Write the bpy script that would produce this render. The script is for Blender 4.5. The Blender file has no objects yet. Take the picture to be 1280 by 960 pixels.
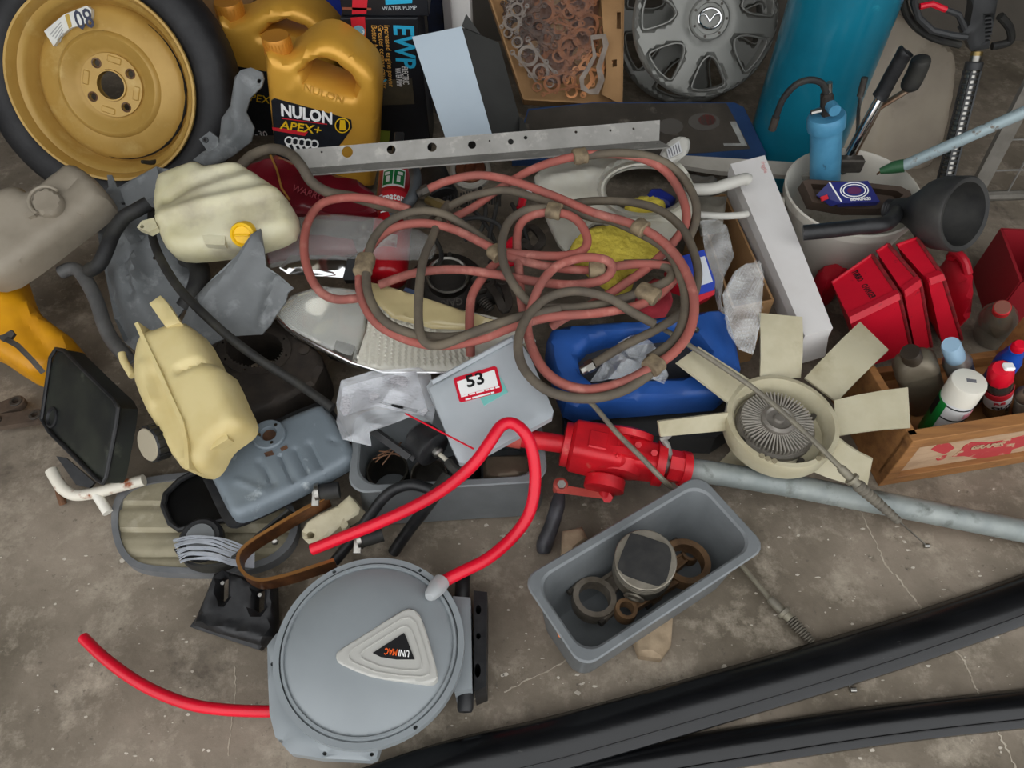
import bpy, bmesh, math, random
from mathutils import Vector, Matrix, noise
from mathutils.geometry import delaunay_2d_cdt
random.seed(7)
V = Vector
SC = bpy.context.scene
COL = SC.collection
# ------------------------------------------------------------------ camera
CAM_H, PITCH, FPX = 1.10, math.radians(52), 924.0
cam_d = bpy.data.cameras.new('camera'); cam_d.sensor_width = 36; cam_d.lens = FPX/1280*36
cam_d.clip_start = .02
cam = bpy.data.objects.new('camera', cam_d); COL.objects.link(cam)
cam.location = (0, 0, CAM_H); cam.rotation_euler = (math.pi/2-PITCH, 0, 0)
SC.camera = cam
# ------------------------------------------------------------------ light: the overcast sky outside the open shed front, behind and above the photographer
w = bpy.data.worlds.new('overcast_sky'); SC.world = w; w.use_nodes = True
w.node_tree.nodes['Background'].inputs[0].default_value = (.97, .985, 1, 1)
w.node_tree.nodes['Background'].inputs[1].default_value = 1.0
SC.view_settings.view_transform = 'Standard'; SC.view_settings.look = 'None'
SC.view_settings.exposure = 0.95; SC.view_settings.gamma = 1
# ------------------------------------------------------------------ pixel rays -> places in the garage
FWD = V((0, math.cos(PITCH), -math.sin(PITCH))); UPV = V((0, math.sin(PITCH), math.cos(PITCH)))
CAMP = V((0, 0, CAM_H))
def ray(px, py): return V((1, 0, 0))*((px-640)/FPX) + UPV*((480-py)/FPX) + FWD
def P(px, py, z=0.0):
    d = ray(px, py); return CAMP + d*((z-CAM_H)/d.z)
def PY(px, py, y):
    d = ray(px, py); return CAMP + d*(y/d.y)
def mpp(p): return (p-CAMP).dot(FWD)/FPX          # metres per pixel at a point
Z = V((0, 0, 1))
class Plane:
    def __init__(s, o, n=(0, 0, 1)):
        s.o = V(o); s.n = V(n).normalized()
        a = V((1, 0, 0)); s.u = (a - s.n*a.dot(s.n)).normalized(); s.v = s.n.cross(s.u)
    def hit(s, px, py):
        d = ray(px, py); return CAMP + d*((s.o-CAMP).dot(s.n)/d.dot(s.n))
    def uv(s, px, py):
        q = s.hit(px, py)-s.o; return (q.dot(s.u), q.dot(s.v))
    def w(s, u, v, h=0): return s.o + s.u*u + s.v*v + s.n*h
    def up(s, h): return Plane(s.o+s.n*h, s.n)
def PL(px, py, z, n=(0, 0, 1)): return Plane(P(px, py, z), n)
class Fr:
    def __init__(s, o, x=(1, 0, 0), z=(0, 0, 1)):
        s.o = V(o); s.z = V(z).normalized(); x = V(x); s.x = (x - s.z*x.dot(s.z)).normalized(); s.y = s.z.cross(s.x)
    def p(s, x, y, z=0): return s.o + s.x*x + s.y*y + s.z*z
    def at(s, x, y, z=0): return Fr(s.p(x, y, z), s.x, s.z)
def cat(pts, n=6, closed=False):
    pts = [V(p) for p in pts]; N = len(pts); out = []
    rng = range(N) if closed else range(N-1)
    for i in rng:
        if closed: a, b, c, d = pts[i-1], pts[i], pts[(i+1) % N], pts[(i+2) % N]
        else: a, b, c, d = pts[max(i-1, 0)], pts[i], pts[i+1], pts[min(i+2, N-1)]
        for k in range(n):
            t = k/n
            out.append(.5*((2*b)+(c-a)*t+(2*a-5*b+4*c-d)*t*t+(3*b-a-3*c+d)*t**3))
    if not closed: out.append(pts[-1])
    return out
def circ(cx, cy, rx, ry=None, n=24, rot=0):
    ry = ry or rx; c, s = math.cos(rot), math.sin(rot); o = []
    for i in range(n):
        a = 2*math.pi*i/n; x, y = rx*math.cos(a), ry*math.sin(a); o.append((cx+x*c-y*s, cy+x*s+y*c))
    return o
def sdist(x, y, segs):
    m = 1e9
    for ax, ay, bx, by in segs:
        dx, dy = bx-ax, by-ay; l = dx*dx+dy*dy
        t = 0 if l < 1e-14 else max(0, min(1, ((x-ax)*dx+(y-ay)*dy)/l))
        q = (x-ax-t*dx)**2+(y-ay-t*dy)**2
        if q < m: m = q
    return math.sqrt(m)
def segs_of(pts, closed=True):
    n = len(pts); return [(*pts[i][:2], *pts[(i+1) % n][:2]) for i in range(n if closed else n-1)]
# ------------------------------------------------------------------ mesh builder
class MB:
    def __init__(s): s.v = []; s.f = []
    def add(s, vs, fs):
        b = len(s.v); s.v += [V(v) for v in vs]; s.f += [tuple(b+i for i in f) for f in fs]; return s
    def box(s, fr, sx, sy, sz, bev=0, c=(0, 0, 0)):
        if isinstance(fr, V): fr = Fr(fr)
        hx, hy, hz = sx/2, sy/2, sz/2
        if not bev:
            vs = [fr.p(c[0]+x*hx, c[1]+y*hy, c[2]+z*hz) for x in (-1, 1) for y in (-1, 1) for z in (-1, 1)]
            return s.add(vs, [(0, 1, 3, 2), (4, 6, 7, 5), (0, 4, 5, 1), (2, 3, 7, 6), (0, 2, 6, 4), (1, 5, 7, 3)])
        pts = []
        for x in (-1, 1):
            for y in (-1, 1):
                for z in (-1, 1):
                    for k in ((bev, bev, 0), (bev, 0, bev), (0, bev, bev)):
                        pts.append(fr.p(c[0]+x*(hx-k[0]), c[1]+y*(hy-k[1]), c[2]+z*(hz-k[2])))
        return s.hull(pts)
    def hull(s, pts):
        bm = bmesh.new()
        for p in pts: bm.verts.new(p)
        r = bmesh.ops.convex_hull(bm, input=bm.verts[:])
        for k in ('geom_interior', 'geom_unused'):
            d = [g for g in r[k] if isinstance(g, bmesh.types.BMVert) and g.is_valid]
            if d: bmesh.ops.delete(bm, geom=list(set(d)), context='VERTS')
        bmesh.ops.dissolve_limit(bm, angle_limit=.01, verts=bm.verts[:], edges=bm.edges[:])
        bmesh.ops.recalc_face_normals(bm, faces=bm.faces[:])
        bm.verts.index_update(); s.add([v.co.copy() for v in bm.verts], [[v.index for v in f.verts] for f in bm.faces]); bm.free(); return s
    def rings(s, rings, closed=True, cap0=True, cap1=True):
        n = len(rings[0]); b = len(s.v); vs = [p for r in rings for p in r]; fs = []
        for i in range(len(rings)-1):
            for j in range(n if closed else n-1):
                k = (j+1) % n; fs.append((i*n+j, i*n+k, (i+1)*n+k, (i+1)*n+j))
        if cap0: fs.append(tuple(range(n-1, -1, -1)))
        if cap1: fs.append(tuple((len(rings)-1)*n+j for j in range(n)))
        return s.add(vs, fs)
    def frames(s, pts):
        pts = [V(p) for p in pts]; n = len(pts); T = []
        for i in range(n):
            t = pts[min(i+1, n-1)]-pts[max(i-1, 0)]; T.append(t.normalized() if t.length > 1e-9 else V((1, 0, 0)))
        a = Z if abs(T[0].z) < .9 else V((1, 0, 0)); nn = (a-T[0]*a.dot(T[0])).normalized(); out = []
        for i in range(n):
            nn = (nn-T[i]*nn.dot(T[i])).normalized(); out.append((pts[i], T[i], nn, T[i].cross(nn)))
        return out
    def tube(s, pts, r, n=8, inner=None):
        fr = s.frames(pts); R = r if isinstance(r, (list, tuple)) else [r]*len(fr)
        rg = [[p+(a*math.cos(2*math.pi*k/n)+b*math.sin(2*math.pi*k/n))*R[i] for k in range(n)] for i, (p, t, a, b) in enumerate(fr)]
        if inner:
            ir = [[p+(a*math.cos(2*math.pi*k/n)+b*math.sin(2*math.pi*k/n))*(R[i]-inner) for k in range(n)] for i, (p, t, a, b) in enumerate(fr)]
            e = 2 if len(fr) > 3 else 1
            return s.rings([ir[0+e]]+[ir[0]]+rg+[ir[-1]]+[ir[-1-e]])
        return s.rings(rg)
    def sweep(s, pts, sec, up=Z, fixed=True):
        pts = [V(p) for p in pts]; n = len(pts); rg = []
        for i in range(n):
            t = (pts[min(i+1, n-1)]-pts[max(i-1, 0)]).normalized(); u = V(up); u = (u-t*u.dot(t)).normalized(); sd = t.cross(u)
            rg.append([pts[i]+sd*x+u*y for x, y in sec])
        return s.rings(rg)
    def lathe(s, prof, fr, n=32, cap0=False, cap1=False):
        rg = [[fr.p(r*math.cos(2*math.pi*k/n), r*math.sin(2*math.pi*k/n), h) for k in range(n)] for r, h in prof]
        return s.rings(rg, True, cap0, cap1)
    def cyl(s, a, b, r, n=16, r2=None):
        a, b = V(a), V(b); d = b-a; x = V((1, 0, 0)) if abs(d.normalized().x) < .9 else V((0, 1, 0))
        return s.lathe([(r, 0), (r if r2 is None else r2, d.length)], Fr(a, x, d), n, True, True)
    def plate(s, pl, outline, th, holes=(), r=0, bulge=0, bl=.05, bumps=(), grid=None, smooth=0, nz=0, nsc=30, hf=None, uv=False, bottom=True, shell=False):
        """solid whose top follows an outline given in pixels on plane pl (or in plane metres with uv=True)"""
        cv = (lambda q: q) if uv else (lambda q: pl.uv(*q))
        O = [cv(q) for q in outline]
        if smooth: O = [(p.x, p.y) for p in cat([(x, y, 0) for x, y in O], smooth, True)]
        H = [[cv(q) for q in h] for h in holes]
        B = [([cv(q) for q in pts], wd, ht) for pts, wd, ht in bumps]
        B = [(segs_of(p, False) if len(p) > 1 else [(*p[0], *p[0])], wd, ht) for p, wd, ht in B]
        pts = list(O); edges = []; n = len(O); edges += [(i, (i+1) % n) for i in range(n)]
        allseg = segs_of(O)
        for h in H:
            b = len(pts); m = len(h); pts += h; edges += [(b+i, b+(i+1) % m) for i in range(m)]; allseg += segs_of(h)
        nb = len(pts)
        if grid:
            x0, x1 = min(p[0] for p in O), max(p[0] for p in O); y0, y1 = min(p[1] for p in O), max(p[1] for p in O)
            row = 0; y = y0+grid*.5
            def inside(px, py, poly):
                c = False; j = len(poly)-1
                for i in range(len(poly)):
                    if (poly[i][1] > py) != (poly[j][1] > py) and px < (poly[j][0]-poly[i][0])*(py-poly[i][1])/(poly[j][1]-poly[i][1])+poly[i][0]: c = not c
                    j = i
                return c
            while y < y1:
                x = x0+grid*(.25 if row % 2 else .75)
                while x < x1:
                    if inside(x, y, O) and not any(inside(x, y, h) for h in H) and sdist(x, y, allseg) > grid*.35: pts.append((x, y))
                    x += grid
                y += grid*.87; row += 1
        rv, re, rf, *_ = delaunay_2d_cdt([V((x, y)) for x, y in pts], edges, [], 1, 1e-7)
        if H:
            def ins(px, py, poly):
                c = False; j = len(poly)-1
                for i in range(len(poly)):
                    if (poly[i][1] > py) != (poly[j][1] > py) and px < (poly[j][0]-poly[i][0])*(py-poly[i][1])/(poly[j][1]-poly[i][1])+poly[i][0]: c = not c
                    j = i
                return c
            cen = lambda f: (sum(rv[i].x for i in f)/len(f), sum(rv[i].y for i in f)/len(f))
            rf = [f for f in rf if not any(ins(*cen(f), h) for h in H)]
        def hgt(x, y):
            h = 0
            if r or bulge:
                d = sdist(x, y, allseg)
                if r: h += (math.sqrt(max(0, r*r-(r-d)**2)) - r) if d < r else 0
                if bulge: h += bulge*(1-math.exp(-d/bl))
            for sg, wd, ht in B: h += ht*math.exp(-(sdist(x, y, sg)/wd)**2)
            if nz: h += nz*noise.noise(V((x*nsc, y*nsc, 3.7)))
            if hf: h += hf(x, y)
            return h
        N = len(rv); top = []; bot = []
        for p in rv:
            h = hgt(p.x, p.y); top.append(pl.w(p.x, p.y, h)); bot.append(pl.w(p.x, p.y, (h-th) if shell else -th))
        fs = []
        ecount = {}
        for f in rf:
            a = sum(rv[f[i]].x*rv[f[(i+1) % len(f)]].y-rv[f[(i+1) % len(f)]].x*rv[f[i]].y for i in range(len(f)))
            f = list(f) if a > 0 else list(f)[::-1]
            fs.append(tuple(f)); fs.append(tuple(N+i for i in reversed(f)))
            for i in range(len(f)): ecount[(f[i], f[(i+1) % len(f)])] = 1
        for (a, b) in list(ecount):
            if (b, a) not in ecount: fs.append((b, a, N+a, N+b))
        return s.add(top+bot, fs)
    def quad(s, c, th, camber=0, n=6, m=3):
        """curved thick blade from 4 corner points"""
        a, b, cc, d = [V(q) for q in c]; nrm = (b-a).cross(d-a).normalized()
        if nrm.z < 0: nrm = -nrm
        T, B_ = [], []
        for i in range(n+1):
            for j in range(m+1):
                u, v = i/n, j/m; p = (a*(1-u)+b*u)*(1-v)+(d*(1-u)+cc*u)*v + nrm*camber*4*v*(1-v)
                T.append(p); B_.append(p-nrm*th)
        N = len(T); k = m+1; fs = []
        for i in range(n):
            for j in range(m):
                q = (i*k+j, (i+1)*k+j, (i+1)*k+j+1, i*k+j+1); fs += [q, tuple(N+x for x in reversed(q))]
        bd = [i*k for i in range(n+1)]+[n*k+j for j in range(1, m+1)]+[i*k+m for i in range(n-1, -1, -1)]+[j for j in range(m-1, 0, -1)]
        for i in range(len(bd)): fs.append((bd[i], N+bd[i], N+bd[(i+1) % len(bd)], bd[(i+1) % len(bd)]))
        return s.add(T+B_, fs)
# ------------------------------------------------------------------ materials
def lin(c):
    if isinstance(c, str): c = [int(c[i:i+2], 16)/255 for i in (0, 2, 4)]
    return tuple((x/12.92 if x <= .04045 else ((x+.055)/1.055)**2.4) for x in c[:3])+(1,)
MATS = {}
def mat(name, col, rough=.5, metal=0, col2=None, scale=20, lo=.4, hi=.7, bump=0, bscale=80, coat=0, alpha=1, trans=0, detail=4, spec=None, sss=0, stretch=None, col3=None, scale3=6, lo3=.55, hi3=.7, ior=1.45):
    if name in MATS: return MATS[name]
    m = bpy.data.materials.new(name); m.use_nodes = True; nt = m.node_tree; b = nt.nodes['Principled BSDF']
    N, L = nt.nodes.new, nt.links.new
    b.inputs['Roughness'].default_value = rough; b.inputs['Metallic'].default_value = metal
    b.inputs['Coat Weight'].default_value = coat; b.inputs['Alpha'].default_value = alpha; b.inputs['IOR'].default_value = ior
    b.inputs['Transmission Weight'].default_value = trans
    if spec is not None: b.inputs['Specular IOR Level'].default_value = spec
    if sss: b.inputs['Subsurface Weight'].default_value = sss; b.inputs['Subsurface Radius'].default_value = (.02, .015, .01); b.inputs['Subsurface Scale'].default_value = .5
    tc = N('ShaderNodeTexCoord'); mp = N('ShaderNodeMapping'); L(tc.outputs['Object'], mp.inputs[0])
    if stretch: mp.inputs['Scale'].default_value = stretch
    def ns(sc, dt):
        t = N('ShaderNodeTexNoise'); t.inputs['Scale'].default_value = sc; t.inputs['Detail'].default_value = dt; t.inputs['Roughness'].default_value = .6
        L(mp.outputs[0], t.inputs['Vector']); return t.outputs[0]
    def rmp(o, a, z):
        r = N('ShaderNodeMapRange'); r.inputs[1].default_value = a; r.inputs[2].default_value = z; L(o, r.inputs[0]); return r.outputs[0]
    def mixc(f, a, bb):
        x = N('ShaderNodeMix'); x.data_type = 'RGBA'; L(f, x.inputs[0])
        for sck, val in ((6, a), (7, bb)):
            if isinstance(val, tuple): x.inputs[sck].default_value = val
            else: L(val, x.inputs[sck])
        return x.outputs[2]
    b.inputs['Base Color'].default_value = lin(col); cur = lin(col)
    if col2: cur = mixc(rmp(ns(scale, detail), lo, hi), lin(col), lin(col2)); L(cur, b.inputs['Base Color'])
    if col3: cur = mixc(rmp(ns(scale3, 6), lo3, hi3), cur, lin(col3)); L(cur, b.inputs['Base Color'])
    if bump:
        bp = N('ShaderNodeBump'); bp.inputs['Strength'].default_value = bump; bp.inputs['Distance'].default_value = .002
        L(ns(bscale, 5), bp.inputs['Height']); L(bp.outputs[0], b.inputs['Normal'])
    MATS[name] = m; return m
# ------------------------------------------------------------------ objects
def props(o, label=None, category=None, group=None, kind=None):
    if label: o['label'] = label
    if category: o['category'] = category
    if group: o['group'] = group
    if kind: o['kind'] = kind
    return o
def wloc(o):
    l = V((0, 0, 0))
    while o: l += o.location; o = o.parent
    return l
def mesh(name, mb, m, off, ang=35):
    me = bpy.data.meshes.new(name); me.from_pydata([v-off for v in mb.v], [], mb.f)
    bm = bmesh.new(); bm.from_mesh(me); bmesh.ops.recalc_face_normals(bm, faces=bm.faces[:]); bm.to_mesh(me); bm.free()
    for p in me.polygons: p.use_smooth = True
    me.set_sharp_from_angle(angle=math.radians(ang)); me.materials.append(m); me.update(); return me
def thing(name, label, category, loc, group=None):
    o = bpy.data.objects.new(name, None); o.empty_display_size = .03; COL.objects.link(o); o.location = loc
    return props(o, label, category, group)
def part(name, mb, m, parent, label=None, ang=35, kind=None):
    o = bpy.data.objects.new(name, mesh(name, mb, m, wloc(parent), ang)); COL.objects.link(o); o.parent = parent
    if label: o['label'] = label
    if kind: o['kind'] = kind
    return o
def single(name, mb, m, label, category, group=None, ang=35):
    lo = V((min(v.x for v in mb.v)+max(v.x for v in mb.v), min(v.y for v in mb.v)+max(v.y for v in mb.v), 0))/2
    lo.z = min(v.z for v in mb.v)
    o = bpy.data.objects.new(name, mesh(name, mb, m, lo, ang)); COL.objects.link(o); o.location = lo
    return props(o, label, category, group)
def struct(name, mb, m):
    o = bpy.data.objects.new(name, mesh(name, mb, m, V((0, 0, 0)))); COL.objects.link(o); o['kind'] = 'structure'; return o
def text(s, fr, size, m, parent, name='lettering', align='LEFT', sx=1, ext=.0003, shear=0, bold=0, label=None):
    """lettering lying in frame fr: x along the line, y up the letters"""
    c = bpy.data.curves.new(name, 'FONT'); c.body = s; c.size = size; c.align_x = align; c.extrude = ext; c.shear = shear; c.offset = bold; c.resolution_u = 2
    t = bpy.data.objects.new('tmp_text', c); COL.objects.link(t)
    dg = bpy.context.evaluated_depsgraph_get(); me = bpy.data.meshes.new_from_object(t.evaluated_get(dg))
    bpy.data.objects.remove(t); bpy.data.curves.remove(c)
    off = wloc(parent)
    for v in me.vertices: v.co = fr.p(v.co.x*sx, v.co.y, v.co.z+ext) - off
    me.materials.clear(); me.materials.append(m); me.name = name
    o = bpy.data.objects.new(name, me); COL.objects.link(o); o.parent = parent
    if label: o['label'] = label
    return o
def text_cyl(s, fr, R, a0, z, size, m, parent, name='lettering', sx=1, bold=0):
    """lettering bent round a cylinder: starts at angle a0 and height z of frame fr"""
    o = text(s, Fr((0, 0, 0)), size, m, parent, name, sx=sx, bold=bold); off = wloc(parent)
    for v in o.data.vertices:
        q = v.co+off; a = a0+q.x/R; v.co = fr.p((R+q.z)*math.cos(a), (R+q.z)*math.sin(a), z+q.y)-off
    return o
def arc_patch(fr, R, a0, a1, z0, z1, th=.0006, n=14):
    mb = MB(); rg = []
    for i in range(n+1):
        a = a0+(a1-a0)*i/n; c, s_ = math.cos(a), math.sin(a)
        rg.append([fr.p(R*c, R*s_, z0), fr.p((R+th)*c, (R+th)*s_, z0), fr.p((R+th)*c, (R+th)*s_, z1), fr.p(R*c, R*s_, z1)])
    return mb.rings(rg)
def tfr(pl, a, b):
    """text frame on plane pl, line running from pixel a to pixel b"""
    p, q = pl.hit(*a), pl.hit(*b); return Fr(p, q-p, pl.n)
def hose3(pts, n=6): return cat([P(*q) for q in pts], n)
def rrect(fr, sx, sy, r, z=0, n=4):
    o = []
    for cx, cy, a0 in ((1, 1, 0), (-1, 1, 90), (-1, -1, 180), (1, -1, 270)):
        for k in range(n+1):
            a = math.radians(a0+90*k/n); o.append(fr.p(cx*(sx/2-r)+r*math.cos(a), cy*(sy/2-r)+r*math.sin(a), z))
    return o
# ------------------------------------------------------------------ shared materials
M_black = mat('black_plastic', '17181a', .45, col2='2a2a2b', scale=40, bump=.15)
M_rubber = mat('black_rubber', '1d1d1e', .65, col2='36352f', scale=15, bump=.2)
M_hosegrey = mat('dusty_grey_hose', '544c42', .8, col2='6d6353', scale=14, bump=.2)
M_hosepink = mat('faded_red_hose', 'a2594f', .75, col2='86524a', scale=10, col3='b5776b', scale3=22, bump=.15)
M_tape = mat('dirty_tape', '8a7a60', .8, col2='5d5040', scale=50, bump=.6)
M_redhose = mat('red_rubber_hose', 'd8102c', .35, col2='c20d26', scale=8)
M_greybin = mat('grey_bin_plastic', '767a7c', .42, col2='696d6f', scale=14, bump=.06)
M_steel = mat('steel', 'a8a6a0', .35, 1, col2='7f7c75', scale=30)
M_chrome = mat('chrome', 'd8d8d8', .12, 1)
M_dark = mat('dark_hole', '050505', .8)
M_rust = mat('rusty_iron', '6b4a33', .8, .2, col2='3d2b20', scale=40, bump=.5, col3='8c7a66', scale3=18)
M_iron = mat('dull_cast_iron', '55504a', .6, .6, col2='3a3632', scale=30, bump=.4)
M_darkiron = mat('dark_cast_iron', '2e2925', .7, .3, col2='423a33', scale=25, bump=.4)
M_galv = mat('galvanised_steel', '918f8a', .55, .45, col2='7b7974', scale=12, col3='a3a099', scale3=40, bump=.1)
M_white = mat('white_ink', 'f2f2f0', .5)
M_blackink = mat('black_ink', '101012', .5)
M_redink = mat('red_ink', 'c8202e', .5)
M_card = mat('brown_cardboard', 'a37e55', .85, col2='8f6c46', scale=8, bump=.15)
M_whitecard = mat('white_cardboard', 'd9d6d2', .7, col2='cac6c1', scale=6, bump=.05)
M_greyplastic = mat('weathered_grey_plastic', '6f7273', .7, col2='5d6061', scale=9, col3='86898a', scale3=25, bump=.2)
M_beigeplastic = mat('yellowed_plastic', 'd0c08c', .42, col2='bfaa70', scale=7, sss=.12)
M_milk = mat('milky_plastic', 'cbc6aa', .42, col2='bab38c', scale=8, sss=.12, col3='8f8474', scale3=6, lo3=.5, hi3=.72)
M_clear = mat('clear_plastic', 'eceeee', .12, alpha=.28)
# ================================================================== the room
def concrete():
    m = bpy.data.materials.new('worn_concrete'); m.use_nodes = True; nt = m.node_tree; b = nt.nodes['Principled BSDF']; N, L = nt.nodes.new, nt.links.new
    tc = N('ShaderNodeTexCoord')
    def ns(sc, dt, rg=.6, dist=0):
        t = N('ShaderNodeTexNoise'); t.inputs['Scale'].default_value = sc; t.inputs['Detail'].default_value = dt; t.inputs['Roughness'].default_value = rg
        t.inputs['Distortion'].default_value = dist; L(tc.outputs['Object'], t.inputs['Vector']); return t.outputs[0]
    def rmp(o, a, z):
        r = N('ShaderNodeMapRange'); r.inputs[1].default_value = a; r.inputs[2].default_value = z; L(o, r.inputs[0]); return r.outputs[0]
    def mixc(f, a, bb):
        x = N('ShaderNodeMix'); x.data_type = 'RGBA'; L(f, x.inputs[0])
        for k, val in ((6, a), (7, bb)):
            if isinstance(val, tuple): x.inputs[k].default_value = val
            else: L(val, x.inputs[k])
        return x.outputs[2]
    c = mixc(rmp(ns(3.2, 8, .65, .1), .36, .66), lin('5f5648'), lin('8f8374'))
    c = mixc(rmp(ns(14, 8, .75, .1), .5, .72), c, lin('a89d8c'))
    c = mixc(rmp(ns(5, 8, .7, .15), .58, .7), c, lin('574e43'))
    c = mixc(rmp(ns(60, 6, .7), .6, .72), c, lin('5a5247'))
    c = mixc(rmp(ns(26, 8, .8, .1), .64, .7), c, lin('b3aa9b'))
    L(c, b.inputs['Base Color'])
    b.inputs['Roughness'].default_value = .8
    bp = N('ShaderNodeBump'); bp.inputs['Strength'].default_value = .35; bp.inputs['Distance'].default_value = .004
    L(ns(40, 10, .7), bp.inputs['Height']); L(bp.outputs[0], b.inputs['Normal'])
    return m
floor = struct('floor', MB().box(Fr((0, -3, -.05)), 16, 20, .1), concrete())
M_wall = mat('shed_wall', '5a544c', .9, col2='48433d', scale=4, bump=.3)
struct('wall_back', MB().box(Fr((0, 2.2, 1.5)), 6, .1, 3.2), M_wall)
struct('wall_left', MB().box(Fr((-2.2, 1.4, 1.5)), .1, 2.5, 3.2), M_wall)
struct('wall_right', MB().box(Fr((2.5, 1.4, 1.5)), .1, 2.5, 3.2), M_wall)
struct('ceiling', MB().box(Fr((0, 1.45, 3.05)), 5, 2.4, .1), M_wall)
# cracks filled with pale grit, and old paint flecks
M_grit = mat('pale_grit', 'b5ab9b', .9, col2='8e8474', scale=80)
def crack(pts, wd):
    mb = MB(); c = hose3([(x, y, 0) for x, y in pts], 10); rnd = random.Random(len(pts)*7+int(pts[0][0])); L_, R_ = [], []
    for i, p in enumerate(c):
        t = (c[min(i+1, len(c)-1)]-c[max(i-1, 0)]).normalized(); sd = V((-t.y, t.x, 0)); k = wd*rnd.uniform(.25, 1); j = wd*rnd.uniform(-1, 1)
        L_.append(p+sd*(k+j)+Z*.0007); R_.append(p+sd*(j-k)+Z*.0007)
    mb.rings([[L_[i], R_[i], R_[i]-Z*.004, L_[i]-Z*.004] for i in range(len(c))])
    part('crack', mb, M_grit, floor)
crack([(1075, 636), (1086, 662), (1100, 690), (1108, 708), (1122, 722), (1140, 745), (1152, 762)], .0016)
crack([(1186, 806), (1205, 826), (1213, 845), (1224, 868)], .0016)
crack([(1246, 912), (1256, 932), (1270, 962)], .0016)
crack([(293, 832), (294, 860), (290, 900), (285, 945)], .0009)
crack([(735, 800), (700, 830), (660, 850), (630, 865)], .0012)
mbf = MB(); rnd = random.Random(5)
for i in range(330):
    x, y = rnd.choice([(rnd.uniform(900, 1270), rnd.uniform(600, 950)), (rnd.uniform(560, 760), rnd.uniform(620, 950)), (rnd.uniform(0, 340), rnd.uniform(660, 955)), (rnd.uniform(560, 1270), rnd.uniform(600, 955))])
    c = P(x, y, 0); k = rnd.randint(5, 7); s_ = rnd.choice([.0012, .0016, .002, .003, .0045])*rnd.uniform(.6, 1.2)
    a0 = rnd.uniform(0, 6); st = rnd.uniform(.2, .9)
    ring = [c+V((math.cos(a0+2*math.pi*j/k)*s_*rnd.uniform(.5, 1.2), math.sin(a0+2*math.pi*j/k)*s_*st*rnd.uniform(.5, 1.2), .0006)) for j in range(k)]
    mbf.rings([ring, [q-Z*.002 for q in ring]])
part('paint_fleck', mbf, mat('fleck', 'c8c0b2', .8, col2='a1988a', scale=60), floor, kind='stuff')

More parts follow.
